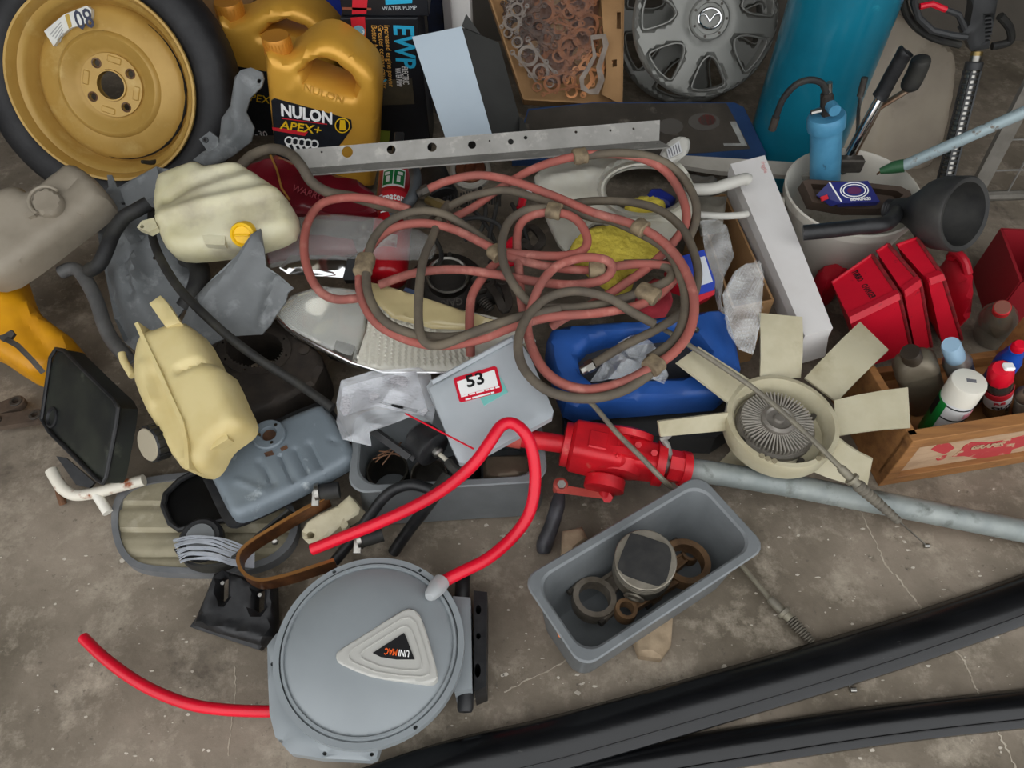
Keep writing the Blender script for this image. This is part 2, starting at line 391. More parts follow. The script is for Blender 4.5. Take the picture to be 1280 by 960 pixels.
# ================================================================== hose reel
def hose_reel():
    t = thing('hose_reel', 'grey retractable hose reel with red hose and triangular badge', 'hose reel', P(461, 811, 0))
    M = mat('reel_grey_plastic', '8a9093', .4, col2='81878a', scale=6, bump=.04)
    pz = Plane(P(461, 811, .105)); c = pz.hit(464, 813); r = 117*mpp(c)
    body = MB().lathe([(r*.72, -.105), (r*.76, -.1), (r*.9, -.03), (r*.97, -.004), (r*.995, 0), (r*.995, .004), (r*.935, .0042), (r*.93, .013), (r*.925, .013), (r*.915, .019), (r*.89, .019), (r*.88, .016)], Fr(c), 72, True, True)
    part('casing', body, M, t)
    prf = Plane(c+Z*.0165); hr = []
    for q in ((416, 711), (523, 716), (520, 911)):
        u, v = prf.uv(*q); k = r*.968/math.hypot(u, v); hr.append(circ(u*k, v*k, .0027, n=12))
    part('rim_flange', MB().plate(prf, circ(0, 0, r, n=96), .013, holes=[circ(0, 0, r*.937, n=96)]+hr, uv=True), M, t)
    fl = MB().plate(pz.up(.0), [(333, 806), (334, 850), (336, 892), (343, 920), (362, 941), (400, 947), (462, 950), (470, 946), (475, 930), (430, 850), (380, 800), (345, 790)], .022, r=.004, grid=.012, holes=[circ(340, 829, 2.8, n=12), circ(350, 926, 2.8, n=12), circ(405, 941, 2.8, n=12), circ(464, 942, 2.8, n=12)])
    part('corner_flange', fl, M, t)
    pc = Plane(c+Z*.016)
    cov = MB().plate(pc, circ(0, 0, r*.885, n=64), .02, uv=True, bulge=.021, bl=.035, grid=.0055,
                     bumps=[([(414, 818), (455, 786), (506, 752), (527, 760), (540, 790), (554, 846), (538, 860), (470, 854), (425, 836), (414, 818)], .006, -.006), ([(392, 785), (382, 826), (398, 862)], .016, .006)])
    part('cover', cov, M, t, ang=60)
    pb = pc.up(.021)
    badge_px = [(420, 819), (426, 811), (466, 786), (503, 763), (515, 761), (525, 769), (536, 800), (546, 838), (545, 849), (534, 853), (500, 851), (462, 845), (428, 831), (421, 825)]
    bd = part('badge', MB().plate(pb, badge_px, .016, r=.0015, grid=.0024, smooth=2), mat('badge_light_grey', 'b3b2ac', .45), t, 'light grey rounded triangle badge')
    cx, cy = 497, 815
    for k in (.82, .62):
        o = [(cx+(x-cx)*k, cy+(y-cy)*k) for x, y in badge_px]; i_ = [(cx+(x-cx)*(k-.03), cy+(y-cy)*(k-.03)) for x, y in badge_px]
        part('badge_ridge', MB().plate(pb.up(.0012), o, .002, holes=[i_]), MATS['badge_light_grey'], bd)
    pt = pb.up(.0016)
    part('label_plate', MB().plate(pt, [(466, 816), (505, 791), (508, 797), (518, 824), (495, 824), (476, 821)], .002), M_blackink, bd)
    f = tfr(pt.up(.0003), (512.5, 813.5), (497, 812)); text('UNI', f, .0115, M_white, bd, sx=.72, bold=.0002)
    f = tfr(pt.up(.0003), (497.5, 812), (480, 810)); text('MAC', f, .0115, mat('orange_ink', 'f0601c', .5), bd, sx=.68, bold=.0002)
    # bracket on the right hand side
    b1 = MB().plate(Plane(P(585, 800, .09)), [(566, 744), (588, 746), (590, 860), (568, 864)], .07, r=.003, grid=.012)
    part('bracket_arm', b1, M, t)
    b2 = MB().plate(Plane(P(600, 800, .075)), [(592, 738), (609, 740), (608, 858), (593, 864)], .07, holes=[circ(598, 762, 3.5, 6, 12), circ(598, 795, 3, 4, 12), circ(597, 838, 4, 9, 12)])
    part('wall_bracket', b2, M_black, t)
    for q in [(578, 737), (582, 870)]:
        p = P(*q, .06); part('pivot_knob', MB().lathe([(.009, -.02), (.011, -.015), (.011, .02), (.008, .026)], Fr(p, (1, 0, 0), (0, 1, .1)), 12, True, True), M_black, t)
    gl = MB().lathe([(.012, 0), (.0125, .012), (.009, .03), (.006, .034)], Fr(P(552, 727, .125), (1, 0, 0), P(540, 742, .135)-P(552, 727, .125)), 16, True, True)
    part('hose_gland', gl, mat('frosted_collar', 'b9bcbd', .35, alpha=.75), t)
    h1 = hose3([(548, 730, .12), (575, 716, .125), (610, 698, .125), (642, 670, .13), (662, 640, .15), (669, 600, .18), (665, 562, .215), (655, 540, .232), (640, 529, .236), (626, 533, .236), (612, 553, .228), (592, 580, .21), (560, 608, .18), (520, 632, .16), (470, 655, .14), (430, 671, .12), (390, 687, .105)], 8)
    part('hose', MB().tube(h1, .0088, 14, inner=.003), M_redhose, t)
    h2 = hose3([(345, 889, .04), (320, 889, .04), (280, 887, .042), (240, 881, .045), (200, 867, .048), (165, 848, .05), (130, 822, .05), (104, 797, .045)], 8)
    part('hose', MB().tube(h2, .0078, 14, inner=.003), M_redhose, t)
hose_reel()

# ================================================================== grey bins
def tub(name, label, corners, zs, depth, lip=.02, taper=.028, rad=.022, n=(0, 0, 1), group=None, m=None):
    """open tub whose rim outline corners are seen at the given pixels"""
    pl = Plane(P(*corners[0], zs), n); c = [pl.hit(*q) for q in corners]
    o = sum(c, V())/4; ex = ((c[1]-c[0])+(c[2]-c[3]))/2; ey = ((c[0]-c[3])+(c[1]-c[2]))/2
    fr = Fr(o, ex, pl.n); sx, sy = ex.length, abs(ey.dot(fr.y))
    sp = lambda ins, z, r: rrect(fr, sx-2*ins, sy-2*ins, r, z, 6)
    rg = [sp(taper+.01, -depth, rad), sp(taper+.005, -depth, rad*1.0), sp(taper, -depth, rad*1.1), sp(taper-.004, -depth+.006, rad*1.1), sp(lip*.75, -.012, rad), sp(lip*.6, -.006, rad), sp(.001, -.005, rad), sp(0, -.002, rad), sp(.002, 0, rad), sp(lip-.003, 0, rad*1.2), sp(lip, -.003, rad*1.2), sp(lip*.9+taper*.55, -depth+.012, rad*1.2), sp(lip+taper*.75, -depth+.004, rad)]
    mb = MB().rings(rg, True, True, True)
    base = fr.p(0, 0, -depth)
    t = thing(name, label, 'bin', (base.x, base.y, max(0, base.z)), group)
    part('tub_body', mb, m or M_greybin, t)
    return t, fr, sx, sy
tb, fb, bsx, bsy = tub('storage_bin', 'grey plastic bin holding a piston and rusty connecting rods', [(652, 716), (882, 593), (952, 682), (728, 845)], .155, .135, lip=.014, taper=.024, n=(0, .02, 1))
pe = fb.p(-bsx/2+.012, -.005, -.035)
part('sticker', MB().plate(Plane(pe, (-fb.x+fb.z*.25)), circ(0, 0, .005, .012, 20), .004, uv=True), mat('orange_sticker', 'd97a3c', .6, col2='efe6dc', scale=90), tb)
# blocks under the bin
def lump(name, px_out, z, th, m, label, cat_, seed=0, group=None, n=(0, 0, 1)):
    mb = MB().plate(PL(*px_out[0], z, n), px_out, th, r=.006, grid=.008, nz=.006, nsc=60)
    return single(name, mb, m, label, cat_, group, ang=50)
M_stone = mat('broken_block', 'a08d74', .9, col2='84725b', scale=30, bump=.6)
lump('wood_offcut', [(703, 662), (728, 657), (735, 672), (715, 688), (702, 692)], .045, .045, M_stone, 'small tan wooden offcut between bin and pump handle', 'offcut')
lump('broken_block', [(790, 790), (812, 772), (842, 768), (840, 805), (828, 822), (800, 818)], .022, .022, M_stone, 'broken tan block wedged under the grey bin of pistons', 'block')
# piston
def ring(mb, fr, ro, ri, h, n=28):
    return mb.lathe([(ri, 0), (ro, 0), (ro+.0005, h*.1), (ro+.0005, h*.9), (ro, h), (ri, h), (ri, h*.5), (ri, 0)], fr, n)
def piston():
    c = P(807, 699, .162); ax = V((-.06, -.14, 1)).normalized(); fr = Fr(c, V((.9, -.35, 0)), ax); R_ = 40*mpp(c)
    t = thing('piston', 'used engine piston with black carbon on its crown', 'piston', fr.p(0, 0, -.06))
    M = mat('piston_alloy', '8c867a', .45, .7, col2='6b6558', scale=25, bump=.2)
    prof = [(R_*.8, -.058), (R_*.97, -.056), (R_*.97, -.024)]
    for k in range(3): z = -.022+k*.0065; prof += [(R_*.97, z), (R_*.9, z+.0005), (R_*.9, z+.002), (R_*.97, z+.0025)]
    prof += [(R_*.97, -.001), (R_*.94, .0), (R_*.2, 0)]
    part('body', MB().lathe(prof, fr, 40, True, True), M, t)
    q = [(-.62, .5), (-.5, .64), (.32, .66), (.52, .58), (.66, .3), (.7, -.35), (.6, -.55), (.45, -.66), (-.3, -.68), (-.55, -.6), (-.68, -.4)]
    pc = Plane(fr.p(0, 0, .0008), fr.z)
    part('carbon_crown', MB().plate(pc, [((fr.x*x*R_*1.12+fr.y*y*R_*1.05).dot(pc.u), (fr.x*x*R_*1.12+fr.y*y*R_*1.05).dot(pc.v)) for x, y in q], .0015, uv=True, smooth=3), mat('carbon', '1b1b1b', .55, col2='2c2b29', scale=40), t)
    for s_ in (-1, 1): part('pin_boss', ring(MB(), Fr(fr.p(0, s_*R_*.99, -.04), fr.x, fr.y*s_), .014, .009, .003), M, t)
    return t
piston()
M_rod = mat('rusty_rod_steel', '8a6b4c', .6, .4, col2='5e4733', scale=30, col3='a08c72', scale3=14, bump=.3)
def conrod(big, small, zb, zs, rb, rs, label, m=None, group='connecting rods in the grey bin'):
    A, B = P(*big, zb), P(*small, zs); d = (B-A); L_ = d.length; m = m or M_rod
    up = (Z - d.normalized()*Z.dot(d.normalized())).normalized(); fr = Fr(A, d, up)
    t = thing('connecting_rod', label, 'connecting rod', fr.p(0, 0, -.012), group)
    part('big_end', ring(MB(), fr.at(0, 0, -.011), rb, rb*.74, .022, 36), m, t)
    part('small_end', ring(MB(), fr.at(L_, 0, -.010), rs, rs*.66, .020, 24), m, t)
    mb = MB()
    for y0, y1, h in ((-.5, -.3, .008), (.3, .5, .008), (-.3, .3, .003)):
        w0, w1 = rb*.95, rs*1.1
        mb.hull([fr.p(rb*.82, w0*y0, -h), fr.p(rb*.82, w0*y1, -h), fr.p(rb*.82, w0*y0, h), fr.p(rb*.82, w0*y1, h), fr.p(L_-rs*.8, w1*y0, -h), fr.p(L_-rs*.8, w1*y1, -h), fr.p(L_-rs*.8, w1*y0, h), fr.p(L_-rs*.8, w1*y1, h)])
    part('beam', mb, m, t)
    for s_ in (-1, 1):
        part('cap_lug', MB().box(fr.at(0, s_*rb*.97, 0), .024, rb*.24, .016, .003), m, t)
        part('cap_bolt', MB().cyl(fr.p(-.02, s_*rb*.98, 0), fr.p(-.011, s_*rb*.98, 0), .0045, 6), M_iron, t)
    return t
conrod((742, 750), (790, 706), .08, .07, .031, .016, 'dusty grey rod with bare steel big end below the piston', mat('rod_grey', '8d8478', .5, .6, col2='6b6255', scale=30))
conrod((856, 705), (782, 764), .076, .084, .036, .0155, 'rusty brown rod lying across the bin with small end at the rim')
conrod((806, 732), (862, 694), .043, .043, .027, .013, 'rusty rod deep in the bin whose small end points at the far corner')
# second bin
tub('storage_bin', 'grey plastic bin of cylinder liners and black tools under the 53 box', [(442, 512), (672, 502), (688, 600), (435, 618)], .12, .118, lip=.014, taper=.007, n=(0, 0, 1), rad=.03)
def liner(px, py, z, r, h, name, label, m, tilt=(0, 0, 1), cat_='cylinder'):
    c = P(px, py, z); mb = MB().lathe([(r, -h), (r, 0), (r*.9, 0), (r*.88, -.003), (r*.88, -h)], Fr(c, (1, 0, 0), tilt), 32); return single(name, mb, m, label, cat_)
liner(484, 587, .072, .034, .062, 'black_liner', 'black open cylinder liner standing in the bin corner', mat('liner_black', '26241f', .5, .4, col2='3a352d', scale=30), cat_='liner')
liner(536, 592, .085, .03, .075, 'steel_liner', 'shiny steel sleeve standing beside the black liner', mat('liner_steel', '98918a', .25, .9, col2='716a60', scale=12), (-.1, -.05, 1), cat_='liner')
mb = MB().plate(PL(630, 590, .1), [(603, 574), (612, 567), (655, 565), (664, 570), (665, 590), (655, 595), (612, 597), (604, 592)], .06, r=.008, grid=.008)
single('metal_housing', mb, mat('tan_metal', '6f6253', .5, .5, col2='574c40', scale=20, bump=.2), 'tan brown metal housing block in the bin behind red hose', 'housing')
mb = MB().plate(PL(565, 560, .1), [(560, 568), (596, 556), (600, 575), (592, 588), (572, 588)], .05, r=.008, grid=.01)
single('black_clamp', mb, M_black, 'black moulded clamp lying in the bin beside the steel sleeve', 'clamp')
# grease brush, plunger and folded plate in the bin
mb = MB()
for k in range(2): mb.quad([P(456+k*8, 538+k*2, .15-k*.012), P(508+k*8, 575+k*2, .15-k*.012), P(514+k*6, 569+k*2, .157-k*.012), P(463+k*8, 533+k*2, .157-k*.012)], .003)
single('folded_plate', mb, M_black, 'folded black sheet metal channel sticking out below the paper bag', 'bracket')
for k, (a, b_, lab) in enumerate([((483, 570), (516, 545), 0), ((486, 562), (512, 552), 0), ((488, 556), (514, 562), 0), ((480, 566), (519, 558), 0), ((492, 573), (514, 548), 0)]):
    single('rusty_nail', MB().tube([P(a[0]-14, a[1]+8, .128+k*.003), P((a[0]+b_[0])/2-14, (a[1]+b_[1])/2+6, .134+k*.003), P(b_[0]-14, b_[1]+8, .133+k*.003)], .0011, 5), M_rust, 'thin rusty brown nail among the nails in the liner bin', 'nail', 'rusty nails in the bin')
t = thing('plunger_switch', 'black round vacuum plunger with white rod and black grip', 'plunger', P(525, 570, .12))
ax = P(562, 584, .16)-P(532, 558, .16); f_ = Fr(P(536, 556, .162), (0, 0, 1), ax)
part('body', MB().lathe([(.02, -.03), (.026, -.024), (.028, 0), (.03, .004), (.03, .012), (.024, .016)], f_, 28, True, True), M_black, t)
part('boss', MB().lathe([(.009, .014), (.009, .022), (.006, .025)], f_, 14, True, True), M_steel, t)
part('rod', MB().cyl(f_.p(0, 0, .02), f_.p(0, 0, .062), .0035, 10), mat('ivory_rod', 'b9b4a4', .5), t)
part('cable_boot', MB().tube(hose3([(560, 577, .168), (567, 586, .168), (574, 590, .162)], 4), .007, 10), M_rubber, t)
# bent handle in front of the bin
t = thing('bent_tube_handle', 'black bent steel tube handle leaning on the liner bin', 'handle', P(430, 700, 0))
part('tube', MB().tube(hose3([(418, 702, .05), (440, 675, .07), (462, 645, .095), (480, 622, .12), (497, 610, .135), (515, 606, .14), (533, 610, .142), (546, 616, .142)], 8), .0085, 12), M_black, t)
part('tube', MB().tube(hose3([(492, 690, .01), (510, 664, .05), (530, 638, .1), (546, 616, .142)], 6), .0095, 12), M_black, t)
part('grip', MB().tube(hose3([(544, 618, .145), (552, 608, .149), (560, 596, .152)], 5), [.011]*11, 12), M_rubber, t)
# thin red straw
single('red_straw', MB().tube([P(507, 517, .195), P(592, 561, .216)], .0014, 8), M_redhose, 'thin red spray straw lying across the liner bin', 'straw')

# ================================================================== black car sills
M_sill = mat('gloss_black_trim', '0c0d0f', .22, col2='17181a', scale=6, bump=.05, col3='3a3a38', scale3=45, lo3=.68, hi3=.76, stretch=(1, 3, 3))
def sill(pts, wd, label):
    c = cat([P(*q) for q in pts], 8)
    sec = [(-wd/2, -.0), (-wd/2, .009), (-wd/2+.006, .014), (-wd*.28, .015), (-wd*.2, .018), (wd*.1, .02), (wd*.36, .016), (wd*.5, .005), (wd*.5, 0)]
    t = thing('sill_trim', label, 'car trim', c[len(c)//2]*1.0)
    part('moulding', MB().sweep(c, [(-x, y) for x, y in sec]), M_sill, t, ang=50)
    part('seam', MB().sweep([p+Z*.0015 for p in c], [(wd*.34, .012), (wd*.34, .0145), (wd*.325, .0155), (wd*.32, .012)]), M_black, t)
sill([(420, 1010, .026), (560, 962, .026), (700, 928, .025), (880, 877, .02), (1060, 824, .014), (1180, 785, .008), (1300, 742, .003), (1420, 695, .002)], .068, 'wide black car sill trim lying next to the grey piston bin')
sill([(560, 1000, .002), (740, 966, .002), (900, 938, .002), (1100, 907, .002), (1300, 884, .002), (1440, 868, .002)], .05, 'narrow glossy black car trim strip lying alongside the wide sill')
# ================================================================== red hand pump
def pump():
    M = mat('red_pump_paint', 'd01c28', .4, .1, col2='b01822', scale=18, bump=.2, col3='c96a5c', scale3=30, lo3=.62, hi3=.75)
    Mf = mat('faded_red_paint', 'c4574c', .6, col2='a8453c', scale=20)
    t = thing('hand_pump', 'red cast hand pump with grey suction pipe and crank handle', 'hand pump', P(770, 590, 0))
    A, B = P(712, 556, .115), P(826, 580, .105); ax = (B-A).normalized(); fr = Fr(A, ax, Z - ax*Z.dot(ax)); L_ = (B-A).length
    body = MB().rings([rrect(Fr(fr.p(x, 0, 0), fr.y, fr.x), wd, ht, .012, 0, 5) for x, wd, ht in ((0, .055, .06), (.006, .066, .07), (L_*.55, .07, .074), (L_*.62, .058, .06), (L_*.95, .05, .054), (L_, .044, .048))])
    bd = part('pump_body', body, M, t)
    part('cast_panel', MB().box(fr.at(L_*.28, -.004, .036), .03, .032, .004, .002), M, bd)
    part('cast_rib', MB().box(fr.at(L_*.5, 0, .034), .006, .058, .01, .002), M, bd)
    part('end_flange', MB().lathe([(.026, -.012), (.036, -.01), (.036, .0), (.026, .002)], Fr(fr.p(0, 0, 0), fr.y, fr.x), 24, True, True), M, bd)
    part('end_flange', MB().lathe([(.03, -.006), (.036, -.005), (.036, .008), (.03, .009)], Fr(fr.p(L_*.97, 0, 0), fr.y, fr.x), 24, True, True), M, bd)
    part('side_flange', MB().lathe([(.024, -.03), (.046, -.028), (.047, -.016), (.04, -.014), (.03, .004), (.02, .006)], Fr(P(774, 590, .10), fr.x, -fr.y-fr.z*.3), 32, True, True), M, t)
    part('top_flange', MB().lathe([(.04, 0), (.04, .01), (.03, .014), (.012, .016)], Fr(fr.p(L_*.6, .026, .014), fr.x, fr.y+fr.z*.5), 32, True, True), M, t)
    for q in ((735, 547), (798, 556), (818, 566)):
        part('bolt', MB().cyl(P(*q, .125), P(*q, .142), .0055, 6), M, t)
    part('boss', MB().lathe([(.03, 0), (.032, .002), (.032, .02), (.026, .022)], Fr(P(757, 597, .085), fr.x, -fr.y-fr.z*.3), 24, True, True), M, t)
    part('crank_shaft', MB().cyl(P(756, 600, .08), P(757, 620, .06), .011, 14), M, t)
    ar = part('crank_arm', MB().hull([P(x, y, z) for x, y in ((696, 608), (696, 616), (765, 616), (765, 625), (708, 607), (708, 616)) for z in (.052, .066)]), Mf, t)
    part('crank_nut', MB().cyl(P(761, 620, .05), P(759, 622, .068), .009, 6), M, ar)
    part('crank_eye', MB().lathe([(.012, 0), (.012, .018), (.009, .02)], Fr(P(700, 612, .05)), 16, True, True), Mf, ar)
    part('handle_bolt', MB().cyl(P(702, 607, .07), P(702, 605, .08), .007, 6), M_steel, ar)
    hp = [P(700, 615, .05), P(697, 632, .047), P(690, 656, .036), P(681, 680, .02), P(680, 692, .012)]
    part('handle', MB().tube(cat(hp, 4), [.008, .009, .010, .011, .012, .012, .012, .012, .012, .0125, .013, .0135, .0135, .013, .012, .011, .008], 14), mat('black_wood_handle', '2b2b2d', .4, col2='45454a', scale=30), t)
    part('outlet_pipe', MB().tube([P(630, 544, .152), P(655, 548, .149), P(690, 553, .14), P(714, 557, .117)], .0145, 18, inner=.003), M, t)
    part('pipe_socket', MB().tube([P(626, 543, .152), P(652, 547, .149)], .0175, 18, inner=.004), Mf, t)
    part('pipe_nipple', MB().cyl(P(824, 579, .105), P(846, 584, .1), .015, 18), M_galv, t)
    un = part('union_nut', MB().cyl(P(834, 581, .103), P(852, 585, .1), .026, 8), M, t)
    part('union_ring', MB().cyl(P(850, 585, .1), P(860, 587, .098), .028, 20), M, un)
    part('suction_pipe', MB().tube(cat([P(850, 585, .098), P(960, 602, .085), P(1060, 621, .07), P(1160, 640, .055), P(1300, 668, .03)], 5), .0185, 20, inner=.004), mat('grey_pipe', '808785', .5, .25, col2='9ba09c', scale=14, col3='626661', scale3=30, bump=.15), t)
    tap = part('drain_cock', MB().tube([P(838, 572, .12), P(834, 556, .14), P(828, 548, .15)], .005, 8), M_galv, t)
    part('tap_lever', MB().tube([P(826, 550, .15), P(834, 546, .155), P(838, 542, .16)], .0045, 8), M_galv, tap)
pump()

# ================================================================== viscous fan
def fan():
    M = mat('ivory_fan_plastic', 'b9b298', .5, col2='a79e82', scale=12, sss=.1, bump=.1, col3='8f8467', scale3=10, lo3=.55, hi3=.75)
    z0 = .15; c = P(977, 527, z0); fr = Fr(c, (1, 0, 0), (0, -.03, 1)); k = mpp(c)
    t = thing('cooling_fan', 'ivory plastic engine cooling fan with finned steel clutch', 'fan', (c.x, c.y, 0))
    R_ = 70*k
    part('hub_ring', MB().lathe([(R_*.86, -.035), (R_*.97, -.03), (R_, 0), (R_*.98, .006), (R_*.9, .007), (R_*.84, -.002), (R_*.8, -.026), (R_*.62, -.026), (R_*.62, -.035)], fr, 64, True), M, t)
    blades = [([(846, 453, .16), (873, 433, .15), (952, 484, .1), (912, 504, .11)], .0),
              ([(949, 391, .155), (1003, 396, .15), (1001, 472, .095), (950, 474, .11)], .006),
              ([(1075, 402, .12), (1111, 437, .12), (1046, 502, .09), (1006, 472, .105)], .006),
              ([(1135, 484, .12), (1138, 534, .105), (1044, 545, .085), (1043, 500, .105)], .006),
              ([(1090, 574, .10), (1083, 610, .05), (1012, 588, .06), (1044, 545, .1)], .005),
              ([(990, 622, .03), (953, 616, .025), (955, 590, .05), (1000, 590, .055)], .0),
              ([(922, 598, .035), (893, 584, .03), (915, 562, .09), (940, 574, .1)], .0),
              ([(826, 546, .125), (823, 527, .15), (910, 516, .115), (912, 538, .09)], .0)]
    for i, (q, cb) in enumerate(blades): part('blade', MB().quad([P(x, y, z+(0 if i in (5, 6) else .045)) for x, y, z in q], .004, cb), M, t)
    Mc = mat('clutch_alloy', '8d8880', .45, .35, col2='6a645c', scale=40, bump=.3)
    cl = part('clutch_plate', MB().lathe([(R_*.7, -.03), (R_*.7, -.018), (R_*.66, -.014), (R_*.62, -.014), (R_*.3, -.012), (R_*.3, .002), (R_*.24, .005), (R_*.2, .002), (R_*.1, .002), (R_*.08, .006)], fr.at(-.004, .004, 0), 48, True, True), Mc, t)
    for i in range(56):
        a = 2*math.pi*i/56; d = fr.x*math.cos(a)+fr.y*math.sin(a); f = Fr(fr.p(-.004, .004, -.010)+d*R_*.47, d, fr.z)
        if i == 0: fin = MB().box(f, R_*.34, .0022, .012)
        else: fin.box(f, R_*.34, .0022, .012)
    part('cooling_fins', fin, mat('fin_alloy', 'b0aaa0', .45, .3), cl)
    for i in range(4):
        a = math.radians(20+90*i); part('mounting_bolt', MB().cyl(fr.p(R_*.73*math.cos(a), R_*.73*math.sin(a), -.026), fr.p(R_*.73*math.cos(a), R_*.73*math.sin(a), -.016), .0055, 6), M_iron, t)
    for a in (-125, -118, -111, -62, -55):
        a = math.radians(a); part('painted_hole', MB().cyl(fr.p(R_*.92*math.cos(a), R_*.92*math.sin(a), .004), fr.p(R_*.92*math.cos(a), R_*.92*math.sin(a), .0085), .004, 10), mat('hole_shade_tan', '8b826a', .6), t)  # raised plugs, their darker colour painting the shade inside holes
    bt = MB().lathe([(R_*.45, -.145), (R_*.62, -.036), (R_*.3, -.034)], fr, 24, True, True)
    part('hub_boss', bt, M_darkiron, t)
fan()

# ================================================================== handbrake cables with ribbed boots
M_cable = mat('grey_cable', '6f6a5f', .5, .2, col2='88826f', scale=30)
def cable(runs, ferr, boot, tail, label, r=.0042):
    t = thing('brake_cable', label, 'cable', P(*tail[-1][:2], 0))
    for q in runs: part('cable_sheath', MB().tube(hose3(q, 6), r, 10), M_cable, t)
    a, b = P(*ferr[0]), P(*ferr[1]); d = (b-a)
    part('ferrule', MB().lathe([(r*1.3, 0), (r*1.6, d.length*.1), (r*1.6, d.length*.6), (r*2.6, d.length*.62), (r*2.6, d.length*.75), (r*1.7, d.length*.78), (r*1.7, d.length)], Fr(a, (1, 0, 0), d), 14, True, True), M_cable, t)
    a, b = P(*boot[0]), P(*boot[1]); L_ = (b-a).length; n = 11; prof = []
    for i in range(n):
        s_ = 1-.35*i/n; prof += [(r*1.2*s_, L_*i/n), (r*2.3*s_, L_*(i+.35)/n), (r*2.3*s_, L_*(i+.6)/n)]
    part('ribbed_boot', MB().lathe(prof+[(r*.6, L_)], Fr(a, (1, 0, 0), b-a), 14, True, True), mat('boot_rubber', '6d675b', .7, col2='57524a', scale=30), t)
    part('inner_wire', MB().tube(hose3(tail, 4), .0015, 6), M_steel, t)
    p = P(*tail[-1]); part('cable_end', MB().cyl(p+V((-.004, 0, 0)), p+V((.004, 0, 0)), .004, 10), M_steel, t)
cable([[(775, 385, .2), (800, 398, .203), (832, 413, .208), (862, 432, .218), (905, 460, .2), (948, 490, .185), (1000, 535, .175), (1052, 586, .165)]],
      [(1050, 584, .165), (1072, 606, .15)], [(1072, 606, .15), (1124, 652, .075)], [(1122, 650, .078), (1140, 666, .04), (1158, 682, .008)], 'long grey brake cable with ribbed boot crossing the fan')
cable([[(655, 430, .21), (690, 470, .19), (735, 500, .175), (770, 540, .165), (800, 570, .16), (828, 599, .142), (848, 618, .07), (866, 642, .02), (905, 686, .012), (928, 708, .012), (965, 752, .014)]],
      [(962, 748, .02), (988, 774, .018)], [(988, 774, .014), (1016, 804, .011)], [(1014, 802, .008), (1040, 834, .004), (1066, 862, .004)], 'grey brake cable passing over the red pump and under the bin')

# ================================================================== clear box with lot sticker
def box53():
    pl = Plane(P(610, 500, .205), (-.02, -.12, 1)); Mb = mat('frosted_box_plastic', 'b6bcc0', .35, col2='a4abb0', scale=6, alpha=.93)
    t = thing('frosted_case', 'frosted plastic case with red bordered 53 lot sticker', 'case', P(610, 500, .1))
    part('case_lid', MB().plate(pl, [(536, 484), (552, 474), (638, 422), (650, 424), (664, 447), (692, 512), (690, 520), (584, 578), (574, 577), (562, 552)], .016, r=.004, grid=.015), Mb, t)
    part('case_base', MB().plate(pl.up(-.016), [(533, 482), (538, 476), (640, 418), (652, 421), (692, 513), (690, 520), (583, 579), (573, 577)], .012, r=.002), Mb, t)
    part('hinge_edge', MB().tube([pl.up(.002).hit(540, 478), pl.up(.002).hit(640, 424)], .004, 8), Mb, t)
    p1 = pl.up(.0008)
    part('teal_note', MB().plate(p1, [(600, 497), (622, 465), (635, 490), (605, 507)], .001), mat('teal_paper', '7cc4bd', .7, col2='6bb2aa', scale=20), t)
    p2 = pl.up(.0016)
    st = part('lot_sticker', MB().plate(p2, [(567, 475), (569, 472), (618, 457.5), (621, 459), (628, 487), (626, 490), (577, 502.5), (574, 501)], .0012), mat('sticker_red', 'cc1630', .45), t)
    p3 = p2.up(.0004)
    part('sticker_panel', MB().plate(p3, [(571, 477), (618, 462), (623, 482), (576, 494.5)], .0006), M_white, st)
    text('53', tfr(p3.up(.0003), (584, 484.5), (610, 478)), .03, M_blackink, st, bold=.0006)
    def words(a, b, ws):
        tot = sum(ws)+1.2*(len(ws)-1); x = 0; f = tfr(p2.up(.0003), a, b); L_ = (p2.hit(*b)-p2.hit(*a)).length
        for w_ in ws: part('fine_print', MB().box(f.at(L_*(x+w_/2)/tot, .001, 0), L_*w_/tot, .0026, .0006), M_white, st); x += w_+1.2
    words((576.5, 496.5), (624.5, 484), (7, 6, 8, 4, 4, 4)); words((582, 500.3), (618, 491), (5, 16, 3))
box53()
# paper in a plastic bag
t = thing('bagged_paper', 'printed sheet inside a crinkled clear plastic bag', 'bag', P(475, 520, .13))
pl = PL(475, 515, .165, (0, -.1, 1))
part('paper_sheet', MB().plate(pl, [(428, 482), (470, 470), (520, 462), (535, 515), (530, 521), (470, 508), (430, 520), (424, 510)], .0012, grid=.009, nz=.012, nsc=22, shell=True), mat('printed_paper', 'c9c8cc', .7, col2='8f8e95', scale=170, lo=.5, hi=.62, stretch=(1, 5, 1), col3='dddde0', scale3=12), t)
for k in range(7):
    a, b = (440+k*1.2, 488+k*3.5), (512+k*2, 474+k*4)
part('printed_bar', MB().plate(pl.up(.006), [(474, 503), (478, 502), (522, 512), (521, 515)], .0025), M_blackink, t)
part('plastic_bag', MB().plate(pl.up(.007), [(421, 515), (419, 500), (427, 478), (465, 464), (524, 458), (538, 466), (545, 500), (540, 525), (512, 523), (495, 526), (462, 540), (463, 554), (428, 549), (420, 527)], .0012, grid=.008, nz=.02, nsc=32, shell=True), mat('crinkled_film', 'dfe2e6', .15, alpha=.3), t, ang=20)
